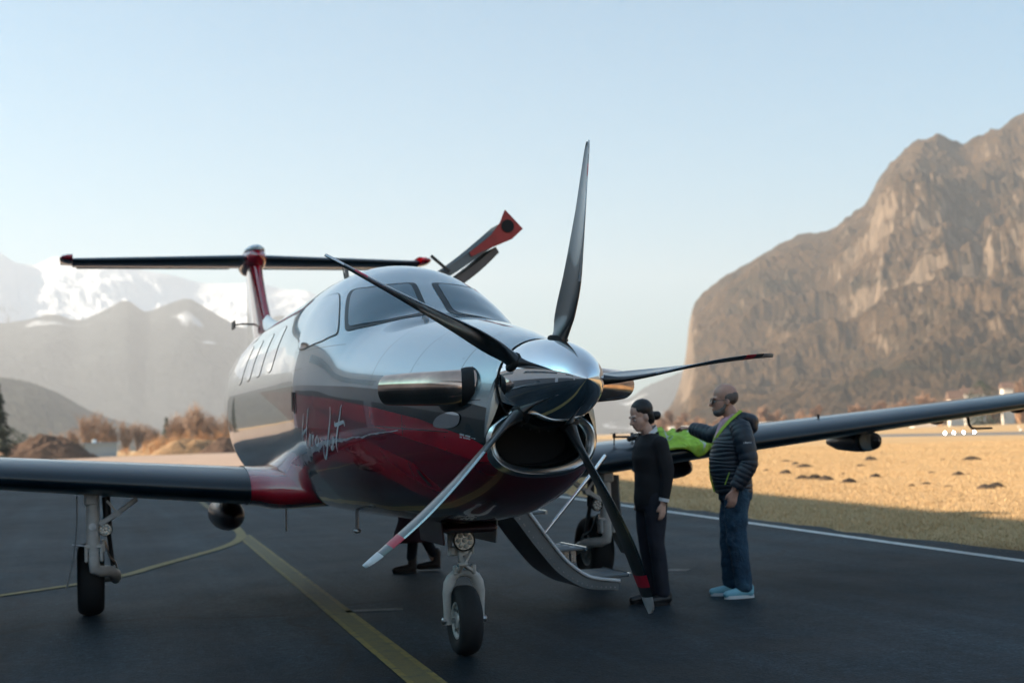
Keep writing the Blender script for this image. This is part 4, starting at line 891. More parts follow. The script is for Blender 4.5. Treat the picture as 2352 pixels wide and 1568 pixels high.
M_LIME = simple('lime_lining', (0.36, 0.52, 0.05), 0.6); M_HIVIS = simple('hi_vis_fabric', (0.34, 0.54, 0.05), 0.65, var=0.25, scale=18)
M_COAT = simple('plum_coat', (0.085, 0.035, 0.045), 0.8, var=0.2, bmp=0.3); M_LEATH = simple('brown_leather', (0.045, 0.030, 0.024), 0.4)
def jeans_mat():
    m, nt, b = mat('blue_jeans'); n = noise(nt, 5, 5, 0.6); f = noise(nt, 320, 2)
    c = ramp(nt, n, [(0.3, (0.010, 0.030, 0.060)), (0.55, (0.022, 0.065, 0.115)), (0.75, (0.05, 0.12, 0.18))])
    nt.links.new(mixc(nt, 0.4, c, ramp(nt, f, [(0.3, (.6, .6, .6)), (.7, (1.3, 1.3, 1.3))]), 'MULTIPLY'), b.inputs['Base Color']); setp(b, rough=0.85); bump(nt, b, noise(nt, 14, 4, 0.6, dist=1.5), 0.6, 0.03); return m
M_JEANS = jeans_mat()
def puffer_mat():
    m, nt, b = mat('quilted_nylon'); tc = node(nt, 'ShaderNodeTexCoord'); sp = node(nt, 'ShaderNodeSeparateXYZ'); nt.links.new(tc.outputs['Object'], sp.inputs[0])
    n = noise(nt, 18, 4, 0.6); nt.links.new(mixc(nt, n, (0.008, 0.014, 0.024), (0.016, 0.026, 0.042)), b.inputs['Base Color']); setp(b, rough=0.42, spec=0.5)
    bump(nt, b, noise(nt, 40, 3, 0.6, dist=1.0), 0.35, 0.01); return m
M_PUFF = puffer_mat()
def cap(b, pts, rad, n=14):                 # rounded limb: tapered tube closed by balls
    pts = [np.array(p, float) for p in pts]
    P = np.array(pts); k = np.linspace(0, 1, len(P)); u = np.linspace(0, 1, 4*len(P)); Q = np.stack([np.interp(u, k, P[:, i]) for i in range(3)], 1); r = np.interp(u, k, rad)
    for _ in range(2): Q[1:-1] = .5*Q[1:-1]+.25*(Q[2:]+Q[:-2])
    b.tube(Q, r, n); b.ell(Q[0], (r[0],)*3, nu=n, nv=8); b.ell(Q[-1], (r[-1],)*3, nu=n, nv=8); return b
def organic(b, name, m, parent, vox=0.012, smooth=4, disp=None):
    o = b.obj(name, m, parent, 180)
    md = o.modifiers.new('fuse', 'REMESH'); md.mode = 'VOXEL'; md.voxel_size = vox; md.use_smooth_shade = True
    if smooth:
        sm = o.modifiers.new('soften', 'SMOOTH'); sm.factor = 0.5; sm.iterations = smooth
    if disp:
        t = bpy.data.textures.new(name+'_folds', 'CLOUDS'); t.noise_scale = disp[0]; t.noise_depth = 2
        d = o.modifiers.new('folds', 'DISPLACE'); d.texture = t; d.strength = disp[1]; d.mid_level = 0.5; d.texture_coords = 'LOCAL'
    return o
def ring_ell(b, spec, n=26):                # stacked elliptic sections: (z, cx, cy, rx, ry)
    a = np.arange(n)*2*math.pi/n
    G = np.array([np.stack([cx+rx*np.cos(a), cy+ry*np.sin(a), np.full(n, z)], 1) for z, cx, cy, rx, ry in spec]); i = b.n
    b.grid(G, cv=True, flip=True); b.f.append(tuple(i+j for j in range(n-1, -1, -1))[::-1][::-1]); b.f.append(tuple(i+(len(spec)-1)*n+j for j in range(n))); b.m += [0, 0]; return b
# people are modelled facing +x (their own front), y to their left, then turned
def head_mass(b, c, tilt=0.0, s=1.0):
    Rm = rotm('Y', tilt); f = lambda x, y, z: np.array(c)+Rm@(np.array((x, y, z))*s)
    b.ell(f(-.012, 0, .055), (.098*s, .078*s, .088*s), Rm); b.ell(f(.022, 0, -.02), (.075*s, .066*s, .085*s), Rm)
    b.ell(f(.045, 0, -.075), (.045*s, .046*s, .036*s), Rm); b.ell(f(.068, 0, -.088), (.022*s, .028*s, .020*s), Rm)           # jaw, chin
    cap(b, [f(.088, 0, .02), f(.112, 0, -.02)], [.010*s, .016*s], 8)                                                          # nose
    b.ell(f(.090, 0, -.052), (.014*s, .024*s, .007*s), Rm); b.ell(f(.088, 0, -.065), (.014*s, .020*s, .007*s), Rm)            # lips
    b.ell(f(.080, .030, .028), (.022*s, .026*s, .010*s), Rm); b.ell(f(.080, -.030, .028), (.022*s, .026*s, .010*s), Rm)       # brow
    for y in (.077, -.077): b.ell(f(-.012, y, -.008), (.020*s, .010*s, .033*s), Rm, 10, 8)
    return f
def eyes(f, parent, s=1.0):
    for y in (.030, -.030):
        e = MB().ell(f(.082, y, .004), (.011*s,)*3, nu=10, nv=8).obj('eye', simple('eye_white', (.5, .48, .46), .3) if 'eye_white' not in bpy.data.materials else bpy.data.materials['eye_white'], parent)
        MB().ell(f(.0915, y, .003), (.004*s, .006*s, .006*s), nu=8, nv=6).obj('iris', M_BLACK, e)
        MB().tube([f(.086, y-.022, .030), f(.094, y, .034), f(.084, y+.022, .030)], .004*s, 6).obj('eyebrow', M_HAIRD, parent)
def hand_mass(b, w, d, pn, curl, spread=0.0, s=1.0, thumb=1):
    """palm from wrist w along d with palm normal pn; four fingers of unequal length curling towards pn, thumb from the side"""
    d = np.array(d, float)/np.linalg.norm(d); pn = np.array(pn, float); pn -= d*(pn@d); pn /= np.linalg.norm(pn); sd_ = np.cross(d, pn)*thumb
    w = np.array(w, float); pc = w+d*.05*s
    for k in range(4): cap(b, [w+sd_*(.010-.012*k+.006)*s, w+d*.085*s+sd_*(.026-.018*k)*s], [.014*s, .012*s], 8)
    for k, L in enumerate((.072, .080, .074, .058)):
        p = w+d*.085*s+sd_*(.028-.019*k)*s; q = [p]; a = curl[k] if hasattr(curl, '__len__') else curl
        dirv = d*math.cos(a*.4)+pn*math.sin(a*.4)+sd_*spread*(1.5-k)
        for j, fr in enumerate((.45, .3, .25)):
            ang = a*(.4+.6*j); dv = d*math.cos(ang)+pn*math.sin(ang)+sd_*spread*(1.5-k)*.5; dv /= np.linalg.norm(dv); q.append(q[-1]+dv*L*fr*s)
        cap(b, q, [.0095*s, .009*s, .008*s, .0065*s], 8)
    t0 = w+d*.02*s+sd_*.026*s; cap(b, [t0, t0+d*.03*s+sd_*.022*s+pn*.008*s, t0+d*.062*s+sd_*.026*s+pn*.022*s], [.014*s, .011*s, .008*s], 8)
    return b
def shoe(c, yaw, parent, m, sole, L=.27, boot=0.0):
    Rz = rotm('Z', yaw); f = lambda x, y, z: np.array(c)+Rz@np.array((x, y, z)); b = MB()
    cap(b, [f(-.05, 0, .05), f(.06, 0, .042), f(L*.52, 0, .034)], [.046, .043, .032], 12); b.ell(f(-.045, 0, .075), (.052, .042, .055), Rz)
    if boot: cap(b, [f(-.045, 0, .08), f(-.05, 0, .08+boot)], [.047, .05], 12)
    so = organic(b, 'shoe', m, parent, .010, 3); a = np.linspace(0, 2*math.pi, 28)[:-1]; pts = [(-.0+L*.47*math.cos(t_)+.035, .043*math.sin(t_)*(1+.12*math.cos(t_))) for t_ in a]; n = len(pts)
    v = [f(x, y, .0) for x, y in pts]+[f(x*1.0, y, .026) for x, y in pts]
    MB().add(v, [tuple(range(n))[::-1], tuple(range(n, 2*n))]+[(i, (i+1) % n, n+(i+1) % n, n+i) for i in range(n)]).obj('sole', sole, so, 40)
    return so

# --- woman beside the airstair: black jumper, hair in a bun, looking down and forward, arm hanging
fx = np.array([.953, -.30]); FACE = math.atan2(fx[1], fx[0])
def person_root(px, py, yaw, label, cat='person'):
    r = empty('person', (px, py, 0), yaw); tag(r, label, cat); return r
wr = person_root(-2.06, -1.72, FACE+.38, 'woman in black jumper with dark hair tied in a bun standing beside the airstair')
wr.scale = (.98, .98, .98)
b = MB()
hf = head_mass(b, (.055, 0, 1.535), .30, .96)
cap(b, [(.03, 0, 1.47), (-.02, 0, 1.36)], [.048, .056]); ring_ell(b, [(.88, 0, 0, .09, .13), (1.0, 0, 0, .10, .15), (1.2, .0, 0, .10, .14), (1.33, -.02, 0, .09, .16), (1.38, -.03, 0, .05, .08)])
for s in (1, -1):
    cap(b, [(-.01, s*.075, .92), (.015, s*.08, .50), (-.025, s*.085, .08)], [.08, .056, .04]); cap(b, [(-.025, s*.165, 1.33), (-.06, s*.20, 1.08), (-.01, s*.205, .84)], [.045, .038, .028])
    hand_mass(b, (-.005, s*.205, .83), (.12, 0, -1), (.25, -s, 0), .5, 0, .9, thumb=s*-1)
wbody = organic(b, 'body', M_SKIN, wr, .009, 2); eyes(hf, wr, .96)
MB().tube([hf(.0955, -.02, -.060), hf(.103, 0, -.0605), hf(.0955, .02, -.060)], .0022, 6).obj('mouth', simple('lips', (.22, .06, .06), .4), wr)
b = MB(); ring_ell(b, [(.80, 0, 0, .125, .165), (.86, 0, 0, .13, .17), (.95, .0, 0, .125, .165), (1.08, .0, 0, .118, .155), (1.2, .012, 0, .128, .165), (1.30, -.005, 0, .115, .175), (1.36, -.02, 0, .085, .12), (1.40, -.022, 0, .064, .070)])
for s in (1, -1): cap(b, [(-.025, s*.165, 1.315), (-.065, s*.205, 1.08), (-.02, s*.21, .865)], [.068, .056, .042])
jm = organic(b, 'jumper', M_BSWEAT, wr, .012, 5, (.16, .018))
b = MB(); ring_ell(b, [(.78, 0, 0, .115, .165), (.86, 0, 0, .12, .165), (.92, 0, 0, .115, .16)])
for s in (1, -1): cap(b, [(-.005, s*.078, .88), (.012, s*.082, .52), (-.02, s*.085, .30), (-.03, s*.088, .10)], [.102, .074, .066, .060])
organic(b, 'trousers', M_NTROUS, wr, .012, 5, (.14, .02))
b = MB(); cap(b, [(.04, 0, 1.392), (-.085, 0, 1.437)], [.01, .01]); b = MB()
a = np.linspace(0, 2*math.pi, 33); b.grid(np.array([[(-.018+.066*math.cos(t_), .063*math.sin(t_), 1.395-.032*math.cos(t_)*1.0) for t_ in a], [(-.015+.060*math.cos(t_), .057*math.sin(t_), 1.432-.042*math.cos(t_)) for t_ in a], [(-.015+.055*math.cos(t_), .052*math.sin(t_), 1.425-.042*math.cos(t_)) for t_ in a]]))
b.obj('collar', M_WSHIRT, wr, 60)
for s in (1, -1): MB().tube([(-.018, s*.21, .872), (-.012, s*.208, .845)], [.043, .040], 16, caps=False).obj('cuff', M_WSHIRT, wr)
b = MB(); Rm = rotm('Y', .30)
b.ell(hf(-.028, 0, .068), (.098, .083, .088), Rm); b.ell(hf(-.055, 0, .015), (.060, .074, .066), Rm)
for y in (.052, -.052): b.ell(hf(-.008, y, .072), (.060, .024, .038), Rm)
b.ell(hf(-.02, 0, .108), (.078, .064, .04), Rm); b.ell(hf(-.07, 0, -.03), (.045, .060, .055), Rm)
organic(b, 'hair', M_HAIRD, wr, .008, 3)
b = MB(); b.ell(hf(-.140, 0, -.028), (.046, .042, .038), Rm); cap(b, [hf(-.09, 0, .0), hf(-.12, 0, -.015)], [.034, .03]); organic(b, 'hair_bun', M_HAIRD, wr, .008, 2)
shoe((-.02, .09, 0), .1, wr, M_BSHOE, M_BSHOE, .24); shoe((.03, -.09, 0), -.05, wr, M_BSHOE, M_BSHOE, .24)

# --- man in quilted jacket, far arm stretched to the wing, near arm hanging
mr = person_root(-2.86, -1.80, FACE+.02, 'bald man with glasses in quilted navy jacket and jeans reaching over the wing')
inv = Matrix.Rotation(-(FACE+.02), 3, 'Z')
def loc(p): return np.array(inv @ Vector((p[0]+2.86, p[1]+1.80, p[2])))
hand_w = loc(on(1590, 984, 1, -2.42))
b = MB(); hm = head_mass(b, (.055, 0, 1.618), .02, 1.06)
cap(b, [(.02, 0, 1.54), (-.03, 0, 1.43)], [.060, .068])
ring_ell(b, [(.9, 0, 0, .12, .16), (1.1, .03, 0, .14, .17), (1.3, .0, 0, .12, .18), (1.42, -.03, 0, .07, .12)])
sh = np.array((-.03, -.20, 1.40)); el = sh*.5+hand_w*.5+np.array((-.02, 0, -.06))
for s in (1, -1): cap(b, [(-.01, s*.09, .92), (.01, s*.10, .5), (-.03, s*.105, .09)], [.085, .06, .045])
cap(b, [sh, el, hand_w], [.05, .042, .030]); cap(b, [(-.03, .205, 1.38), (-.075, .255, 1.10), (.045, .262, .90)], [.05, .042, .030])
dW = hand_w-el; hand_mass(b, hand_w, dW+np.array((0.06, 0, -.03)), (0.1, 0, -1), [.7, .75, .8, .85], .05, 1.05, thumb=1)
hand_mass(b, (.05, .262, .885), (.28, .02, -1), (.2, -1, .1), .75, 0, 1.05, thumb=-1)
mbody = organic(b, 'body', M_SKIN2, mr, .009, 2); eyes(hm, mr, 1.06)
b = MB(); b.ell(hm(-.055, 0, .035), (.062, .081, .068)); 
for y in (.062, -.062): b.ell(hm(-.028, y, .03), (.045, .024, .042))
organic(b, 'cropped_hair', M_HAIRG, mr, .008, 2)
b = MB(); b.ell(hm(.055, 0, -.084), (.046, .047, .036)); b.ell(hm(.03, 0, -.07), (.05, .060, .035)); b.ell(hm(.082, 0, -.048), (.018, .032, .010))
for y in (.05, -.05): cap(b, [hm(.05, y*.9, -.08), hm(.012, y*1.22, -.045), hm(.0, y*1.3, -.005)], [.022, .016, .010], 8)
organic(b, 'beard', M_BEARD, mr, .008, 2)
gl = empty('glasses', parent=mr)
for s in (1, -1):
    c_ = hm(.108, s*.033, .006); a = np.linspace(0, 2*math.pi, 25)
    MB().tube([c_+np.array((-.008*abs(math.cos(t_)), .027*math.cos(t_), .022*math.sin(t_))) for t_ in a], .0035, 6, caps=False).obj('rim', M_BLACK, gl)
    MB().ell(c_, (.0015, .025, .020), nu=14, nv=6).obj('lens', M_LENS, gl)
    MB().tube([hm(.102, s*.060, .012), hm(.05, s*.078, .012), hm(-.012, s*.081, .008), hm(-.03, s*.080, -.012)], .0032, 6).obj('temple', M_BLACK, gl)
MB().tube([hm(.108, -.008, .010), hm(.113, 0, .012), hm(.108, .008, .010)], .003, 6).obj('bridge', M_BLACK, gl)
# quilted body: rows of padded rings
def quilt(b, secs, n=40, rows=18, amp=.0055):
    S = np.array(secs); z0, z1 = S[0, 0], S[-1, 0]; zz = np.linspace(z0, z1, rows*6+1); a = np.arange(n)*2*math.pi/n; G = []
    for z in zz:
        cx, cy, rx, ry = [np.interp(z, S[:, 0], S[:, i]) for i in range(1, 5)]; ph = (z-z0)/(z1-z0)*rows; pf = amp*abs(math.sin(math.pi*ph))**.6
        G.append(np.stack([cx+(rx+pf)*np.cos(a), cy+(ry+pf)*np.sin(a), z+.006*np.sin(3*a+z*40)], 1))
    i = b.n; b.grid(np.array(G), cv=True, flip=True); b.f.append(tuple(i+j for j in range(n))); b.f.append(tuple(i+(len(zz)-1)*n+j for j in range(n-1, -1, -1))); b.m += [0, 0]; return b
def quilt_sleeve(b, pts, rads, rows, amp=.0045, n=22):
    P = np.array(pts, float); k = np.linspace(0, 1, len(P)); u = np.linspace(0, 1, rows*6+1); Q = np.stack([pchip(k, P[:, i])(u) if True else 0 for i in range(3)], 1); r = np.interp(u, k, rads)+amp*np.abs(np.sin(math.pi*u*rows))**.6
    b.tube(Q, r, n); return b
b = MB(); quilt(b, [(.86, .01, 0, .150, .185), (.92, .015, 0, .158, .190), (1.05, .035, 0, .168, .192), (1.15, .035, 0, .165, .195), (1.28, .015, 0, .15, .205), (1.36, -.01, 0, .13, .20), (1.42, -.03, 0, .10, .15), (1.465, -.035, 0, .075, .095)])
jk = b.obj('jacket', M_PUFF, mr, 70)
b = MB(); quilt_sleeve(b, [(-.03, .17, 1.41), (-.045, .225, 1.32), (-.075, .262, 1.12), (-.03, .27, 1.02), (.04, .264, .905)], [.085, .085, .074, .068, .055], 12); b.ell((-.03, .16, 1.40), (.085, .075, .075)); b.obj('sleeve', M_PUFF, jk, 70)
b = MB(); wq = hand_w-dW/np.linalg.norm(dW)*.0; quilt_sleeve(b, [sh+(0, .03, 0), sh*.75+el*.25, el, el*.4+wq*.6, wq], [.088, .084, .074, .066, .052], 11); b.ell(sh+(0, .03, 0), (.085, .08, .08)); b.obj('sleeve', M_PUFF, jk, 70)
b = MB(); cap(b, [(-.075, .075, 1.475), (-.135, .06, 1.455), (-.165, 0, 1.44), (-.135, -.06, 1.455), (-.075, -.075, 1.475)], [.05, .062, .068, .062, .05]); cap(b, [(-.02, .085, 1.47), (-.09, .085, 1.475)], [.032, .05]); cap(b, [(-.02, -.085, 1.47), (-.09, -.085, 1.475)], [.032, .05])
b.ell((-.155, 0, 1.40), (.062, .10, .065)); organic(b, 'hood', M_PUFF, jk, .012, 4, (.05, .012))
for s in (1, -1):
    P = np.array([(-.075, s*.100, 1.53), (-.005, s*.112, 1.478), (.064, s*.098, 1.41), (.118, s*.066, 1.34), (.165, s*.020, 1.25)]); Q = np.array([(-.065, s*.075, 1.545), (.012, s*.080, 1.490), (.085, s*.060, 1.42), (.135, s*.030, 1.345), (.172, s*.006, 1.25)])
    b = MB(); k = np.linspace(0, 1, 5); u = np.linspace(0, 1, 18); I_ = lambda A: np.stack([pchip(k, A[:, i])(u) for i in range(3)], 1); b.grid(np.array([I_(P), I_(P*.5+Q*.5)+np.array((.012, 0, .008)), I_(Q)]), flip=(s < 0)); b.obj('lapel_lining', M_LIME, jk, 70)
    MB().tube(I_(P)+np.array((.004, s*.004, .003)), .003, 6).obj('lapel_piping', M_LIME, jk)
MB().tube([(.128, 0, 1.29), (.172, .0, 1.18), (.205, 0, 1.08), (.200, 0, .98), (.172, 0, .87)], .0075, 6).obj('zip', M_LIME, jk)
b = MB(); ring_ell(b, [(1.38, .03, 0, .075, .07), (1.44, .005, 0, .072, .075), (1.50, -.012, 0, .068, .072), (1.515, -.015, 0, .062, .066)]); cap(b, [(.06, .035, 1.45), (.115, .022, 1.34), (.15, .005, 1.26)], [.036, .03, .02]); cap(b, [(.06, -.035, 1.45), (.115, -.022, 1.34), (.15, -.005, 1.26)], [.036, .03, .02]); organic(b, 'shirt', M_PSHIRT, mr, .009, 2)
lb = MB()
for k, w_ in enumerate((.004, .007, .011, .009, .005)): lb.box((-.082+.014*k, .352, 1.272+.002*(k % 2)), (w_, .004, .009+.004*(k % 3 == 0)))
tag(lb.obj('sleeve_badge', M_LETTER, jk, 0), kind='stuff')
MB().tube([(.12, .215, .935), (.10, .222, .985), (.08, .222, 1.035)], .0045, 6).obj('pocket_piping', M_LIME, jk)
b = MB(); ring_ell(b, [(.80, 0, 0, .135, .175), (.88, 0, 0, .138, .178), (.92, 0, 0, .13, .17)])
cap(b, [(.0, .088, .86), (.028, .098, .52), (.0, .10, .30), (-.02, .102, .10)], [.112, .088, .080, .074]); cap(b, [(.0, -.088, .86), (.045, -.094, .52), (.05, -.098, .30), (.045, -.10, .11)], [.112, .088, .080, .074])
organic(b, 'jeans', M_JEANS, mr, .012, 4, (.10, .032))
shoe((-.01, .105, 0), .22, mr, M_BLSHOE, M_SOLE, .28); shoe((.06, -.10, 0), -.05, mr, M_BLSHOE, M_SOLE, .28)

# --- third person on the far side of the nose: long coat, boots
cr_ = person_root(-1.04, -5.58, FACE+.10, 'person in long plum coat and dark ankle boots walking behind the nose gear')
b = MB(); head_mass(b, (.05, 0, 1.55), .1, .97); cap(b, [(.02, 0, 1.48), (-.02, 0, 1.38)], [.05, .058]); ring_ell(b, [(.9, 0, 0, .10, .15), (1.2, 0, 0, .11, .16), (1.38, -.02, 0, .06, .10)])
cap(b, [(0, .08, .9), (.02, .08, .6), (.05, .08, .4), (.08, .075, .08)], [.07, .05, .045, .036]); cap(b, [(0, -.08, .9), (-.02, -.08, .6), (-.04, -.08, .4), (-.155, -.08, .12)], [.07, .05, .045, .036])
for s in (1, -1): cap(b, [(-.02, s*.17, 1.34), (-.05, s*.22, 1.1), (.02, s*.22, .86)], [.05, .042, .03]); hand_mass(b, (.02, s*.22, .85), (.1, 0, -1), (.2, -s, 0), .5, 0, .9, thumb=-s)
organic(b, 'body', M_SKIN, cr_, .012, 2)
b = MB(); ring_ell(b, [(.32, .0, 0, .275, .23), (.5, 0, 0, .225, .21), (.8, 0, 0, .165, .19), (1.0, 0, 0, .145, .175), (1.2, 0, 0, .15, .18), (1.36, -.02, 0, .10, .15), (1.43, -.02, 0, .07, .08)])
for s in (1, -1): cap(b, [(-.02, s*.17, 1.34), (-.05, s*.225, 1.1), (.01, s*.225, .88)], [.07, .062, .05])
organic(b, 'coat', M_COAT, cr_, .014, 4, (.2, .03))
b = MB(); cap(b, [(0, .08, .6), (.05, .08, .4), (.08, .075, .16)], [.07, .06, .055]); cap(b, [(0, -.08, .6), (-.04, -.08, .4), (-.155, -.08, .18)], [.07, .06, .055]); organic(b, 'trousers', M_NTROUS, cr_, .012, 3)
b = MB(); b.ell((.02, 0, 1.62), (.10, .088, .10)); organic(b, 'hair', M_HAIRD, cr_, .01, 2)
shoe((.12, .075, 0), .0, cr_, M_LEATH, M_BSHOE, .27, .10); shoe((-.14, -.08, .015), -.05, cr_, M_LEATH, M_BSHOE, .27, .10)

# ------------------------------------------------------------------ things lying on the wing
def wing_top(x, y):
    S_ = wing_sec(abs(x), 1); up = S_[:26]; return float(np.interp(-y, -up[:, 1], up[:, 2]))
vr = np.random.RandomState(5); NX, NY = 60, 26; vest = MB()
xs = np.linspace(-2.66, -3.30, NX); G = np.zeros((NX, NY, 3))
for i, x in enumerate(xs):
    u = i/(NX-1); le = -2.84-.03*(abs(x)-1); tongue = math.exp(-((u-.62)/.17)**2); drop = .02+.10*tongue; tot = .36+drop; back = -3.30-.05*math.sin(u*5)
    for j in range(NY):
        v = j/(NY-1); s_ = v*tot; flat = min(s_, .36)/.36; y = back+(le-.015-back)*flat
        fold = fbm(np.array([u*7.0]), np.array([v*3.5]), 4)[0]-.35; bulk = math.sin(math.pi*min(1, flat*.92+.04))
        z = wing_top(x, y)+.028+max(0., .16*fold)*bulk+.05*math.exp(-((u-.10)/.10)**2)*bulk+.018*math.sin(u*26+v*6)*bulk
        if s_ > .36: z = wing_top(x, le-.015)+.03-(s_-.36); y = le+.045+.012*math.sin(u*34+v*3)+.02*math.sin(v*9)*tongue
        G[i, j] = (x+.02*math.sin(v*7+u*11), y, z)
vest.grid(G); vo = vest.obj('safety_vest', M_HIVIS, None, 60)
so_ = vo.modifiers.new('cloth', 'SOLIDIFY'); so_.thickness = .006
tag(vo, 'crumpled fluorescent yellow safety vest lying on the dark wing', 'vest')
st_ = MB(); 
for jj in (9, 10): pass
st_.grid(G[16:20, 2:20]+np.array((0, .004, .008))); st_.grid(G[40:44, 4:25]+np.array((0, .006, .006))); st_.obj('reflective_tape', simple('grey_tape', (.45, .47, .46), .3, .4), vo, 60)
dz = wing_top(-2.52, -3.08)+.004; dr = empty('camera_drone', (-2.52, -3.08, dz), .5); tag(dr, 'small dark folding camera drone parked on the wing beside the woman', 'drone')
b = MB(); b.box((0, 0, .062), (.17, .075, .055), bev=.02); b.box((-.02, 0, .092), (.11, .06, .018), bev=.008); bd = b.obj('drone_body', M_DKMET, dr)
MB().ell((.095, 0, .05), (.022, .026, .024)).obj('gimbal_camera', M_BLACK, bd)
for sx in (1, -1):
    for sy in (1, -1):
        a0 = np.array((sx*.06, sy*.03, .07)); a1 = np.array((sx*.13, sy*.15, .075)); ar = MB().tube([a0, a1], [.011, .009], 8).obj('rotor_arm', M_DKMET, dr)
        MB().tube([a1+(0, 0, -.012), a1+(0, 0, .03)], .015, 10).obj('motor', M_BLACK, ar); MB().box(a1+(0, 0, .034), (.20, .018, .003), rotm('Z', sx*.7+sy*.3)).obj('rotor_blade', M_BLACK, ar)
        MB().tube([a1+(0, 0, -.01), (a1[0]*1.02, a1[1]*1.02, 0)], [.007, .006], 6).obj('leg', M_BLACK, ar)
# ------------------------------------------------------------------ buildings
def facade_mat(name, c): return simple(name, c, 0.7, 0, 0.08, scale=2.0)
M_CLAD = facade_mat('grey_cladding', (0.76, 0.78, 0.80)); M_ROOFG = facade_mat('roof_sheet', (0.22, 0.22, 0.22)); M_DOORC = facade_mat('door_sheet', (0.20, 0.21, 0.22)); M_PANE = glass_mat('pane_glass', (0.03, 0.04, 0.05))  # pale cladding and darker doors shape what the fuselage reflects
# unseen building added on the sun side of the apron to shade the aircraft
E1 = np.array([-10.2, -7.03]); E2 = np.array([-12.4, -23.86]); sh2 = np.array([sd.x, sd.y])/math.tan(SUN_EL)/math.hypot(sd.x, sd.y)
HH = 15.0; r1 = E1+sh2*HH; r2 = E2+sh2*HH; dirv = (r2-r1)/np.linalg.norm(r2-r1); nrm = np.array([-dirv[1], dirv[0]]); nrm = nrm if nrm[0] > 0 else -nrm
def hp(t_, d_): return r1+dirv*t_+nrm*d_
T0, T1 = -72.0, 48.0
hg = empty('shade_hangar', (*hp(-12, 15), 0)); tag(hg, 'long tall unseen building added on the sunny side of the apron to shade the aircraft', 'shade_hangar')
def hbox(b, t0, t1, d0, d1, z0, z1):
    q = [hp(t0, d0), hp(t1, d0), hp(t1, d1), hp(t0, d1)]; o = np.array(hp(-12, 15)); v = [(p[0]-o[0], p[1]-o[1], z) for z in (z0, z1) for p in q]
    return b.add(v, [(3, 2, 1, 0), (4, 5, 6, 7), (0, 1, 5, 4), (1, 2, 6, 5), (2, 3, 7, 6), (3, 0, 4, 7)])
hbox(MB(), T0, T1, 0.15, 30, 0, HH-.4).obj('wall', M_CLAD, hg, 0); hbox(MB(), T0-.5, T1+.5, 0.0, 30.4, HH-.4, HH).obj('roof', M_ROOFG, hg, 0)
for k in range(4):
    t0 = T0+6+k*28; d_ = hbox(MB(), t0, t0+26, 0.02, .14, 0, 5.2).obj('hangar_door', M_DOORC, hg, 0)
    for j in range(5): hbox(MB(), t0+j*4+.1, t0+j*4+3.9, -.02, .02, .2, 5.0).obj('door_leaf', M_DOORC, d_, 0)
    w_ = hbox(MB(), t0, t0+20, 0.06, .14, 10.5, 12.5).obj('window', M_PANE, hg, 0)

def house(name, x, y, w, d, h, rz, wall, roof, label, rh=2.0, cat='house', group=None, win=3):
    r = empty(name, (x, y, 0), rz); tag(r, label, cat, group)
    MB().box((0, 0, h/2), (w, d, h)).obj('wall', wall, r, 0)
    e = .5; v = [(-w/2-e, -d/2-e, h), (w/2+e, -d/2-e, h), (w/2+e, d/2+e, h), (-w/2-e, d/2+e, h), (-w/2-e, 0, h+rh), (w/2+e, 0, h+rh)]
    MB().add(v, [(0, 1, 5, 4), (2, 3, 4, 5), (1, 2, 5), (3, 0, 4), (3, 2, 1, 0)]).obj('roof', roof, r, 0)
    for k in range(win):
        for s in (1, -1):
            wo = MB().box((-w/2+w*(k+.5)/win, s*(d/2+.02), h*.6), (min(1.4, w/win*.5), .05, min(1.3, h*.4))).obj('window', M_PANE, r, 0)
    return r
M_WW = facade_mat('white_render', (0.70, 0.66, 0.60)); M_TILE = facade_mat('brown_roof', (0.13, 0.08, 0.06)); M_PALEROOF = facade_mat('pale_metal_roof', (0.62, 0.58, 0.53)); M_SHEDB = facade_mat('blue_grey_shed', (0.28, 0.36, 0.42)); M_SHEDW = facade_mat('weathered_boards', (0.26, 0.25, 0.23))
FAR = {}
# left: shed and fence-like store beside the soil heaps
x, y = at_dist(232, 330); rr_ = math.atan2(-(y-CAM[1]), -(x-CAM[0]))-math.pi/2
sh_ = empty('site_shed', (x, y, 0), rr_); tag(sh_, 'pale blue flat roofed site shed behind the brown soil heap', 'shed')
MB().box((0, 0, 1.5), (7.0, 5, 3.0)).obj('wall', M_SHEDB, sh_, 0); MB().box((0, 0, 3.1), (8.2, 6, .25)).obj('roof', facade_mat('blue_roof', (.22, .34, .46)), sh_, 0); MB().box((0, -2.53, 1.3), (5.2, .06, 2.2)).obj('shutter', facade_mat('pale_shutter', (.44, .46, .46)), sh_, 0); MB().box((1.5, 0, 3.6), (1.0, 1.0, .8), bev=.1).obj('roof_vent', M_WHITEP, sh_, 0)
x, y = at_dist(183, 334); st2 = empty('timber_store', (x, y, 0), rr_); tag(st2, 'grey boarded timber store adjoining the pale blue shed', 'shed')
for k in range(9): MB().box((-2.9+k*.72, -1.5, 1.35+.04*(k % 3)), (.66, .12, 2.7+.08*(k % 3)), bev=.02).obj('board', M_SHEDW, st2, 0)
MB().box((0, .3, 1.3), (6.2, 3.3, 2.5)).obj('wall', M_SHEDW, st2, 0); MB().box((0, .1, 2.85), (6.8, 4, .14)).obj('roof', M_ROOFG, st2, 0)
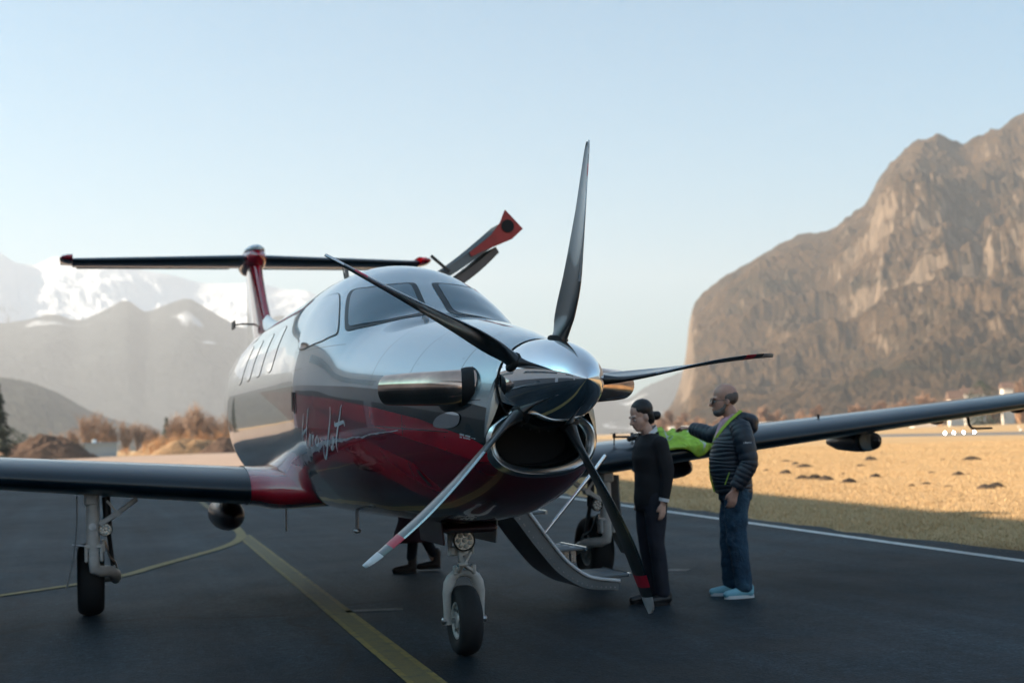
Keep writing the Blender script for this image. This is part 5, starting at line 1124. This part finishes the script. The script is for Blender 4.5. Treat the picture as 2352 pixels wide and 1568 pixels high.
# right: long pale roofs and houses under the cliff
def rz_at(x_, y_): return math.atan2(-(y_-CAM[1]), -(x_-CAM[0]))-math.pi/2
for (px, dist, w, d, h, rh, wl2, rf, nm, lb, ct, wn_) in (
    (1790, 520, 22, 9, 2.6, 1.2, M_SHEDW, M_PALEROOF, 'long_barn', 'long low barn with pale metal roof beyond the wing', 'barn', 4),
    (1575, 620, 15, 8, 2.6, 1.1, M_WW, M_PALEROOF, 'field_store', 'low pale roofed store in the field below the cliff foot', 'barn', 3),
    (1905, 560, 9, 8, 2.8, 1.5, M_SHEDW, M_PALEROOF, 'field_barn', 'small barn with pale roof next to the long barn', 'barn', 2),
    (2196, 570, 5, 6, 10.5, 3.5, M_WW, M_TILE, 'gabled_house', 'tall white gabled house among trees above the wing', 'house', 2),
    (2236, 580, 8, 7, 12.5, 2.5, M_WW, M_TILE, 'wide_house', 'broad white house with brown roof beside the round dark tree', 'house', 3),
    (2316, 590, 4, 5, 14.5, 2.5, M_WW, M_TILE, 'narrow_house', 'narrow white house behind the orange shrubs', 'house', 2),
    (2120, 560, 9, 7, 7, 2, M_WW, M_TILE, 'low_house', 'low white house with brown roof among the far shrubs', 'house', 3)):
    x, y = at_dist(px, dist); house(nm, x, y, w, d, h, rz_at(x, y)+.25, wl2, rf, lb, rh, ct, win=wn_)
x, y = at_dist(1882, 430); vr_ = empty('white_van', (x, y, 0), rz_at(x, y)); tag(vr_, 'white box van parked in the field near the long barn', 'van')
MB().box((.4, 0, 1.35), (4.2, 2.0, 1.9), bev=.15).obj('cargo_box', M_WHITEP, vr_); MB().box((-2.2, 0, 1.05), (1.4, 1.9, 1.3), bev=.2).obj('cab', M_WHITEP, vr_); MB().box((-2.4, 0, 1.4), (1.05, 1.92, .45), bev=.1).obj('window', M_PANE, vr_)
for sx in (-1.9, 1.6):
    for sy in (-1, 1): MB().lathe([(.36, -.12), (.38, 0), (.36, .12)], (sx, sy*.9, .38), (0, 1, 0), 16).obj('wheel', M_RUBB, vr_)
# runway edge lamps
lm = simple('lamp_white', (.8, .8, .78), .3); lm2 = lm.copy(); lm2.name = 'lit_runway_lamp'; setp(lm2.node_tree.nodes['Principled BSDF'], emit=(1, .97, .9), emit_s=14.0)
for k, (px, py) in enumerate(((2171, 998), (2191, 997), (2214, 996), (2238, 995))):
    g = gp(px, py+2.5, 0); L = empty('approach_light', (g[0], g[1], 0)); tag(L, 'lit white approach lamp on a short post in the golden field', 'lamp', 'row of approach lamps')
    MB().tube([(0, 0, -.02), (0, 0, .20)], .02, 8).obj('post', M_DKMET, L); MB().lathe([(.04, .2), (.07, .22), (.08, .32), (.04, .38), (.002, .39)], n=16).obj('lamp_head', lm2, L)
for px, py in ((2340, 982), (2405-60, 991), (2408, 987)):
    if px > 2352: continue
    g = gp(px, py+2, 0); L = empty('runway_marker', (g[0], g[1], 0)); tag(L, 'small white runway marker post in the golden field', 'marker', 'runway markers')
    MB().tube([(0, 0, -.02), (0, 0, .22)], .03, 8).obj('post', M_DKMET, L); MB().lathe([(.1, .2), (.14, .3), (.10, .42), (.002, .45)], n=12).obj('marker_head', lm, L)

# ------------------------------------------------------------------ soil heaps, molehills
def soil_mat(name, a, c):
    m, nt, b = mat(name); n = noise(nt, .9, 6, .7); f = noise(nt, 9, 4, .7); nt.links.new(mixc(nt, .6, ramp(nt, n, [(.3, a), (.7, c)]), ramp(nt, f, [(.3, (.5, .5, .5)), (.7, (1.4, 1.4, 1.4))]), 'MULTIPLY'), b.inputs['Base Color']); setp(b, rough=.95); bump(nt, b, f, .8, .1); return m
M_SOIL = soil_mat('dark_soil', (.050, .026, .016), (.11, .058, .034)); M_SOIL2 = soil_mat('sandy_brush_soil', (.16, .095, .045), (.36, .22, .11)); M_MOLE = soil_mat('fresh_earth', (.025, .017, .012), (.05, .033, .022))
def heap(name, x, y, rx, ry, h, m, label, cat, seed=0, group=None, peaks=3, n=84):
    a = np.arange(n)*2*math.pi/n; rr2 = np.linspace(0, 1, 30); A, Rr = np.meshgrid(a, rr2); X = np.cos(A)*Rr; Y = np.sin(A)*Rr
    e = .78+.35*fbm(np.cos(A)*1.2+seed+5, np.sin(A)*1.2+seed+5, 3); Z = h*np.clip(1-Rr**1.5, 0, 1)*(.55+.75*fbm(X*1.8+seed, Y*1.8+seed*2, 4)); Z += h*.42*(fbm(X*7+seed, Y*7, 5, .65)-.5)*np.clip((1-Rr)*4, 0, 1); Z[-1] = -.06*h
    o = MB().grid(np.stack([X*e*rx, Y*e*ry, Z], -1), cv=True).obj(name, m, None, 180); o.location = (x, y, -.02); o.rotation_euler = (0, 0, rz_at(x, y)); return tag(o, label, cat, group)
x, y = at_dist(112, 285); heap('soil_heap', x, y, 10.5, 6, 5.2, M_SOIL, 'large dark brown soil heap beyond the left apron', 'soil heap', 1)
x, y = at_dist(28, 290); heap('soil_heap', x, y, 4.5, 4, 3.3, M_SOIL2, 'lower reddish soil heap at the foot of the dark heap', 'soil heap', 2)
x, y = at_dist(445, 330); heap('brush_heap', x, y, 10.5, 5, 4.4, M_SOIL2, 'sunlit heap of orange brush and cuttings beyond the apron', 'brush heap', 3)
x, y = at_dist(378, 345); heap('brush_heap', x, y, 8, 5, 3.4, M_SOIL2, 'low rounded heap of pale cuttings next to the bare trees', 'brush heap', 4)
x, y = at_dist(520, 318); heap('brush_heap', x, y, 6.5, 4, 3.6, M_SOIL, 'dark heap of cuttings beside the tail of the aircraft', 'brush heap', 6)
MZ = [(440, 980), (710, 975), (770, 995), (500, 1020), (640, 1040), (765, 1078), (850, 1078), (930, 1085), (1055, 1045), (1095, 1103), (1180, 988), (1285, 1065), (1490, 963), (1770, 943), (1980, 943), (1880, 1050), (1950, 1045), (1690, 1035), (1545, 1130), (1650, 1115), (1810, 1132), (2150, 1135), (2080, 1145), (1250, 945), (640, 955)]
proto = None
for k, (zx, zy) in enumerate(MZ):
    vx, vy = (1700+zx/2.94)/1.06293, (800+zy/2.94)/1.06293; g = gp(vx, vy)
    if proto is None:
        proto = heap('molehill', g[0], g[1], .16, .13, .085, M_MOLE, 'small dark molehill of fresh earth in the golden field', 'molehill', 9, 'molehills in the golden field', n=20); o = proto
    else: o = proto.copy(); COL.objects.link(o)
    o.location = (g[0], g[1], -.02); s_ = (.45+1.0*rnd.random()**1.5)*min(1.6, 0.8+np.linalg.norm(g[:2])/60); o.scale = (s_*rnd.uniform(.9, 1.5), s_, s_*rnd.uniform(.6, 1.1)); o.rotation_euler = (0, 0, rnd.random()*6)

# ------------------------------------------------------------------ grass tufts on the field
def grass():
    N = 330000; rs = np.random.RandomState(3)
    dd = 9+95*rs.rand(N)**1.7; az0, az1 = az_at(1180), az_at(2600); aa = az0+(az1-az0)*rs.rand(N)
    X = CAM[0]+dd*np.sin(aa); Y = CAM[1]+dd*np.cos(aa); keep = X < edge_x(Y)-.02+.10*rs.randn(N); X, Y, dd = X[keep], Y[keep], dd[keep]; n = len(X)
    cl = fbm(X*.5, Y*.5, 3); h = (.014+.034*rs.rand(n))*(.6+.9*cl)*(1+dd/200); w = (.0016+.0028*rs.rand(n))*(1+dd/45); t_ = rs.rand(n)*2*math.pi; ln = h*(.2+.6*rs.rand(n)); la = rs.rand(n)*2*math.pi
    b0 = np.stack([X-np.cos(t_)*w, Y-np.sin(t_)*w, np.full(n, -.02)], 1); b1 = np.stack([X+np.cos(t_)*w, Y+np.sin(t_)*w, np.full(n, -.02)], 1); tp = np.stack([X+np.cos(la)*ln, Y+np.sin(la)*ln, h-.02], 1)
    V = np.stack([b0, b1, tp], 1).reshape(-1, 3); me = bpy.data.meshes.new('dry_grass'); me.vertices.add(len(V)); me.vertices.foreach_set('co', V.ravel()); me.loops.add(3*n); me.loops.foreach_set('vertex_index', np.arange(3*n)); me.polygons.add(n); me.polygons.foreach_set('loop_start', np.arange(n)*3); me.polygons.foreach_set('loop_total', np.full(n, 3)); me.update(calc_edges=True)
    m, nt, b = mat('dry_grass_blades'); gi = node(nt, 'ShaderNodeNewGeometry'); nn = noise(nt, 2.2, 4, .7)
    c = ramp(nt, gi.outputs['Random Per Island'], [(0, (.35, .24, .125)), (.5, (.48, .33, .18)), (.85, (.57, .41, .24)), (1, (.40, .30, .16))]); nt.links.new(mixc(nt, .5, c, ramp(nt, nn, [(.3, (.75, .75, .75)), (.7, (1.12, 1.12, 1.12))]), 'MULTIPLY'), b.inputs['Base Color']); setp(b, rough=.9, spec=.1)
    me.materials.append(m); o = link(bpy.data.objects.new('dry_grass', me)); tag(o, 'short dry winter grass on the airfield verge', 'grass', kind='stuff')
grass()

# ------------------------------------------------------------------ trees and shrubs
def twig_mat(name, c): return simple(name, c, .9, var=.35, scale=.8)
M_BARK = twig_mat('bark', (.11, .075, .05)); M_TWIG = twig_mat('twigs_warm', (.34, .24, .18)); M_TWIGO = twig_mat('twigs_orange', (.46, .25, .11)); M_NEED = twig_mat('needles', (.022, .034, .018))
def prisms(segs):
    S = np.array([np.r_[a, b, ra, rb] for a, b, ra, rb in segs]); A, B, ra, rb = S[:, :3], S[:, 3:6], S[:, 6:7], S[:, 7:8]; d = B-A; d /= np.linalg.norm(d, axis=1)[:, None]+1e-9
    ref = np.where(np.abs(d[:, 2:3]) < .9, np.array([[0, 0, 1.]]), np.array([[1., 0, 0]])); u = np.cross(d, ref); u /= np.linalg.norm(u, axis=1)[:, None]; w = np.cross(d, u); V = []
    for r, P in ((ra, A), (rb, B)):
        for k in range(3): V.append(P+r*(math.cos(k*2.0944)*u+math.sin(k*2.0944)*w))
    V = np.stack(V, 1); n = len(S); base = np.arange(n)[:, None]*6; F = np.concatenate([base+np.array([[k, (k+1) % 3, 3+(k+1) % 3, 3+k]]) for k in range(3)])
    return V.reshape(-1, 3), F.tolist()
def bare_tree(seed, H=10.0, spread=.36, lev=4, shrub=False):
    r = random.Random(seed); trunk, crown = [], []
    def grow(p, d, L, R_, lv):
        n = 3; q = p.copy(); dd = d.copy()
        for k in range(n):
            dd = dd+np.array([r.uniform(-.18, .18), r.uniform(-.18, .18), r.uniform(-.02, .16)]); dd /= np.linalg.norm(dd); e = q+dd*L/n
            (trunk if lv < 2 else crown).append((q, e, R_*(1-.25*k/n), R_*(1-.25*(k+1)/n))); q = e
            if lv < lev:
                for _ in range(r.randint(1, 3) if lv > 0 else 5):
                    a = r.uniform(0, 6.28); t_ = np.array([math.cos(a), math.sin(a), r.uniform(.1, .9)]); nd = dd*(1-spread)+t_*spread*1.4; nd /= np.linalg.norm(nd); grow(q-dd*L/n*r.random()*.6, nd, L*r.uniform(.45, .72), R_*.55, lv+1)
    if shrub:
        for k in range(11):
            a = r.uniform(0, 6.28); grow(np.array([r.uniform(-.4, .4)*H, r.uniform(-.3, .3)*H, 0]), np.array([math.cos(a)*.5, math.sin(a)*.5, 1.0]), H*r.uniform(.3, .5), .03, 2)
    else: grow(np.array([0, 0, -.1]), np.array([0, 0, 1.]), H*.40, H*.018, 0)
    return trunk, crown
def tree_meshes(seed, H, tw, shrub=False, thick=1.0, **k):
    t_, c_ = bare_tree(seed, H, shrub=shrub, **k); out = []
    for nm, sg, m in (('trunk', t_, M_BARK), ('crown', c_, tw)):
        if not sg: out.append(None); continue
        sg = [(a, b, max(x, .017)*thick, max(y, .012)*thick) for a, b, x, y in sg]; V, F = prisms(sg); out.append(MB().add(V, F).mesh(nm, m, 0))
    return out
BT = [tree_meshes(s, 10, M_TWIG, lev=4) for s in (1, 2, 3)]; SB = [tree_meshes(s, 3.5, M_TWIGO, True, lev=4) for s in (11, 12)]
BTF = [tree_meshes(s, 10, twig_mat('twigs_brown', (.25, .15, .10)), thick=3.2, lev=4) for s in (21, 22)]; SBF = [tree_meshes(31, 3.5, twig_mat('twigs_rust', (.30, .17, .09)), True, 3.0, lev=4)]
def put(meshes, name, x, y, sc, label, cat, group, sz=None):
    r = empty(name, (x, y, -.02), rnd.random()*6.28); r.scale = (sc, sc, sz or sc); tag(r, label, cat, group)
    for me, nm in zip(meshes, ('trunk', 'crown')):
        if me: link(bpy.data.objects.new(nm, me), r)
    return r
for px, dist, h in ((80, 420, 8), (112, 430, 8.5), (140, 410, 8), (168, 400, 9), (200, 370, 12.5), (222, 375, 13.5), (246, 372, 13), (262, 380, 11), (292, 370, 10.5), (314, 375, 10), (340, 390, 9.5), (362, 372, 9), (392, 365, 11), (416, 368, 12), (440, 366, 12.5), (456, 360, 14.5), (478, 372, 12), (500, 370, 11), (520, 365, 11.5), (545, 372, 11), (570, 370, 10)):
    x, y = at_dist(px+rnd.uniform(-4, 4), dist); put(BT[rnd.randrange(3)], 'bare_tree', x, y, h/9.0, 'leafless winter tree in the row behind the site shed and brush heaps', 'tree', 'bare trees behind the shed', h/9.5)
for px, dist, h in ((345, 338, 4.2), (362, 345, 5), (380, 340, 5.5), (402, 338, 6), (424, 345, 6.5), (448, 342, 6.2), (470, 340, 6.4), (494, 338, 6), (515, 340, 5.5), (330, 350, 3.6), (285, 352, 3), (540, 345, 5.5), (100, 360, 3.6), (140, 362, 4)):
    x, y = at_dist(px, dist); put(SB[rnd.randrange(2)], 'bare_shrub', x, y, h/3.2, 'leafless orange brown shrub growing around the brush heaps and shed', 'shrub', 'orange shrubs by the brush heaps')
for k in range(76):
    px = 1490+k*12+rnd.uniform(-8, 8); dist = rnd.uniform(600, 700); x, y = at_dist(px, dist)
    h = rnd.uniform(7, 13)*(1+.7*max(0, (px-1950)/400)); put(BTF[k % 2] if k % 3 else SBF[0], 'field_tree', x, y, h/9.0 if k % 3 else h/4.5, 'leafless tree in the long hedge at the foot of the cliff', 'tree', 'hedge trees under the cliff')
def conifer_mesh(seed, H, R_, n=900, round_=False):
    r = random.Random(seed); V = []; F = []
    for k in range(n):
        u = r.random()**.8; z = H*(.06+.94*u); rad = R_*((1-u)**.85*(.75+.25*math.sin(u*34))) if not round_ else R_*math.sqrt(max(.02, 1-(2*u-.9)**2)); a = r.uniform(0, 6.28); rr3 = rad*r.uniform(.35, 1); c = np.array([math.cos(a)*rr3, math.sin(a)*rr3, z-rr3*.28]); o = np.array([math.cos(a), math.sin(a), -.35]); t_ = np.array([-math.sin(a), math.cos(a), 0]); s_ = (.05*H+.02*H*r.random())*(1.1-.6*u); i = len(V)
        V += [c+t_*s_*.55, c-t_*s_*.55, c+o*s_*1.2, c+np.array([0, 0, s_*.4])]; F += [(i, i+1, i+2), (i, i+3, i+1), (i, i+2, i+3), (i+1, i+3, i+2)]
    return [MB().tube([(0, 0, -.2), (0, 0, H*.9)], [H*.018, .03], 7).mesh('trunk', M_BARK), MB().add(V, F).mesh('crown', M_NEED, 0)]
CN = [conifer_mesh(5, 12, 3.0), conifer_mesh(8, 12, 3.4)]; RD = conifer_mesh(9, 8, 4.2, 700, True)
x, y = at_dist(-6, 210); put(CN[0], 'spruce_tree', x, y, .98, 'dark green spruce beside the soil heaps at the edge of the apron', 'tree', None)
x, y = at_dist(30, 330); put(RD, 'dark_shrub_tree', x, y, .92, 'low dark evergreen tree behind the reddish soil heap', 'tree', None)
x, y = at_dist(55, 335); put(RD, 'dark_shrub_tree', x, y, .75, 'rounded dark evergreen bush right behind the dark soil heap', 'tree', None)
x, y = at_dist(2258, 540); put(RD, 'round_evergreen', x, y, 2.1, 'round dark evergreen tree between the white houses', 'tree', None)
x, y = at_dist(2105, 600); put(CN[1], 'small_spruce', x, y, .62, 'small dark spruce standing in the hedge left of the white houses', 'tree', None)
x, y = at_dist(383, 368); put(CN[0], 'small_spruce', x, y, .80, 'slim dark spruce among the bare trees behind the brush heaps', 'tree', None)
x, y = at_dist(2000, 560); put(CN[0], 'small_spruce', x, y, .45, 'tiny dark spruce in the hedge behind the long barn', 'tree', None)
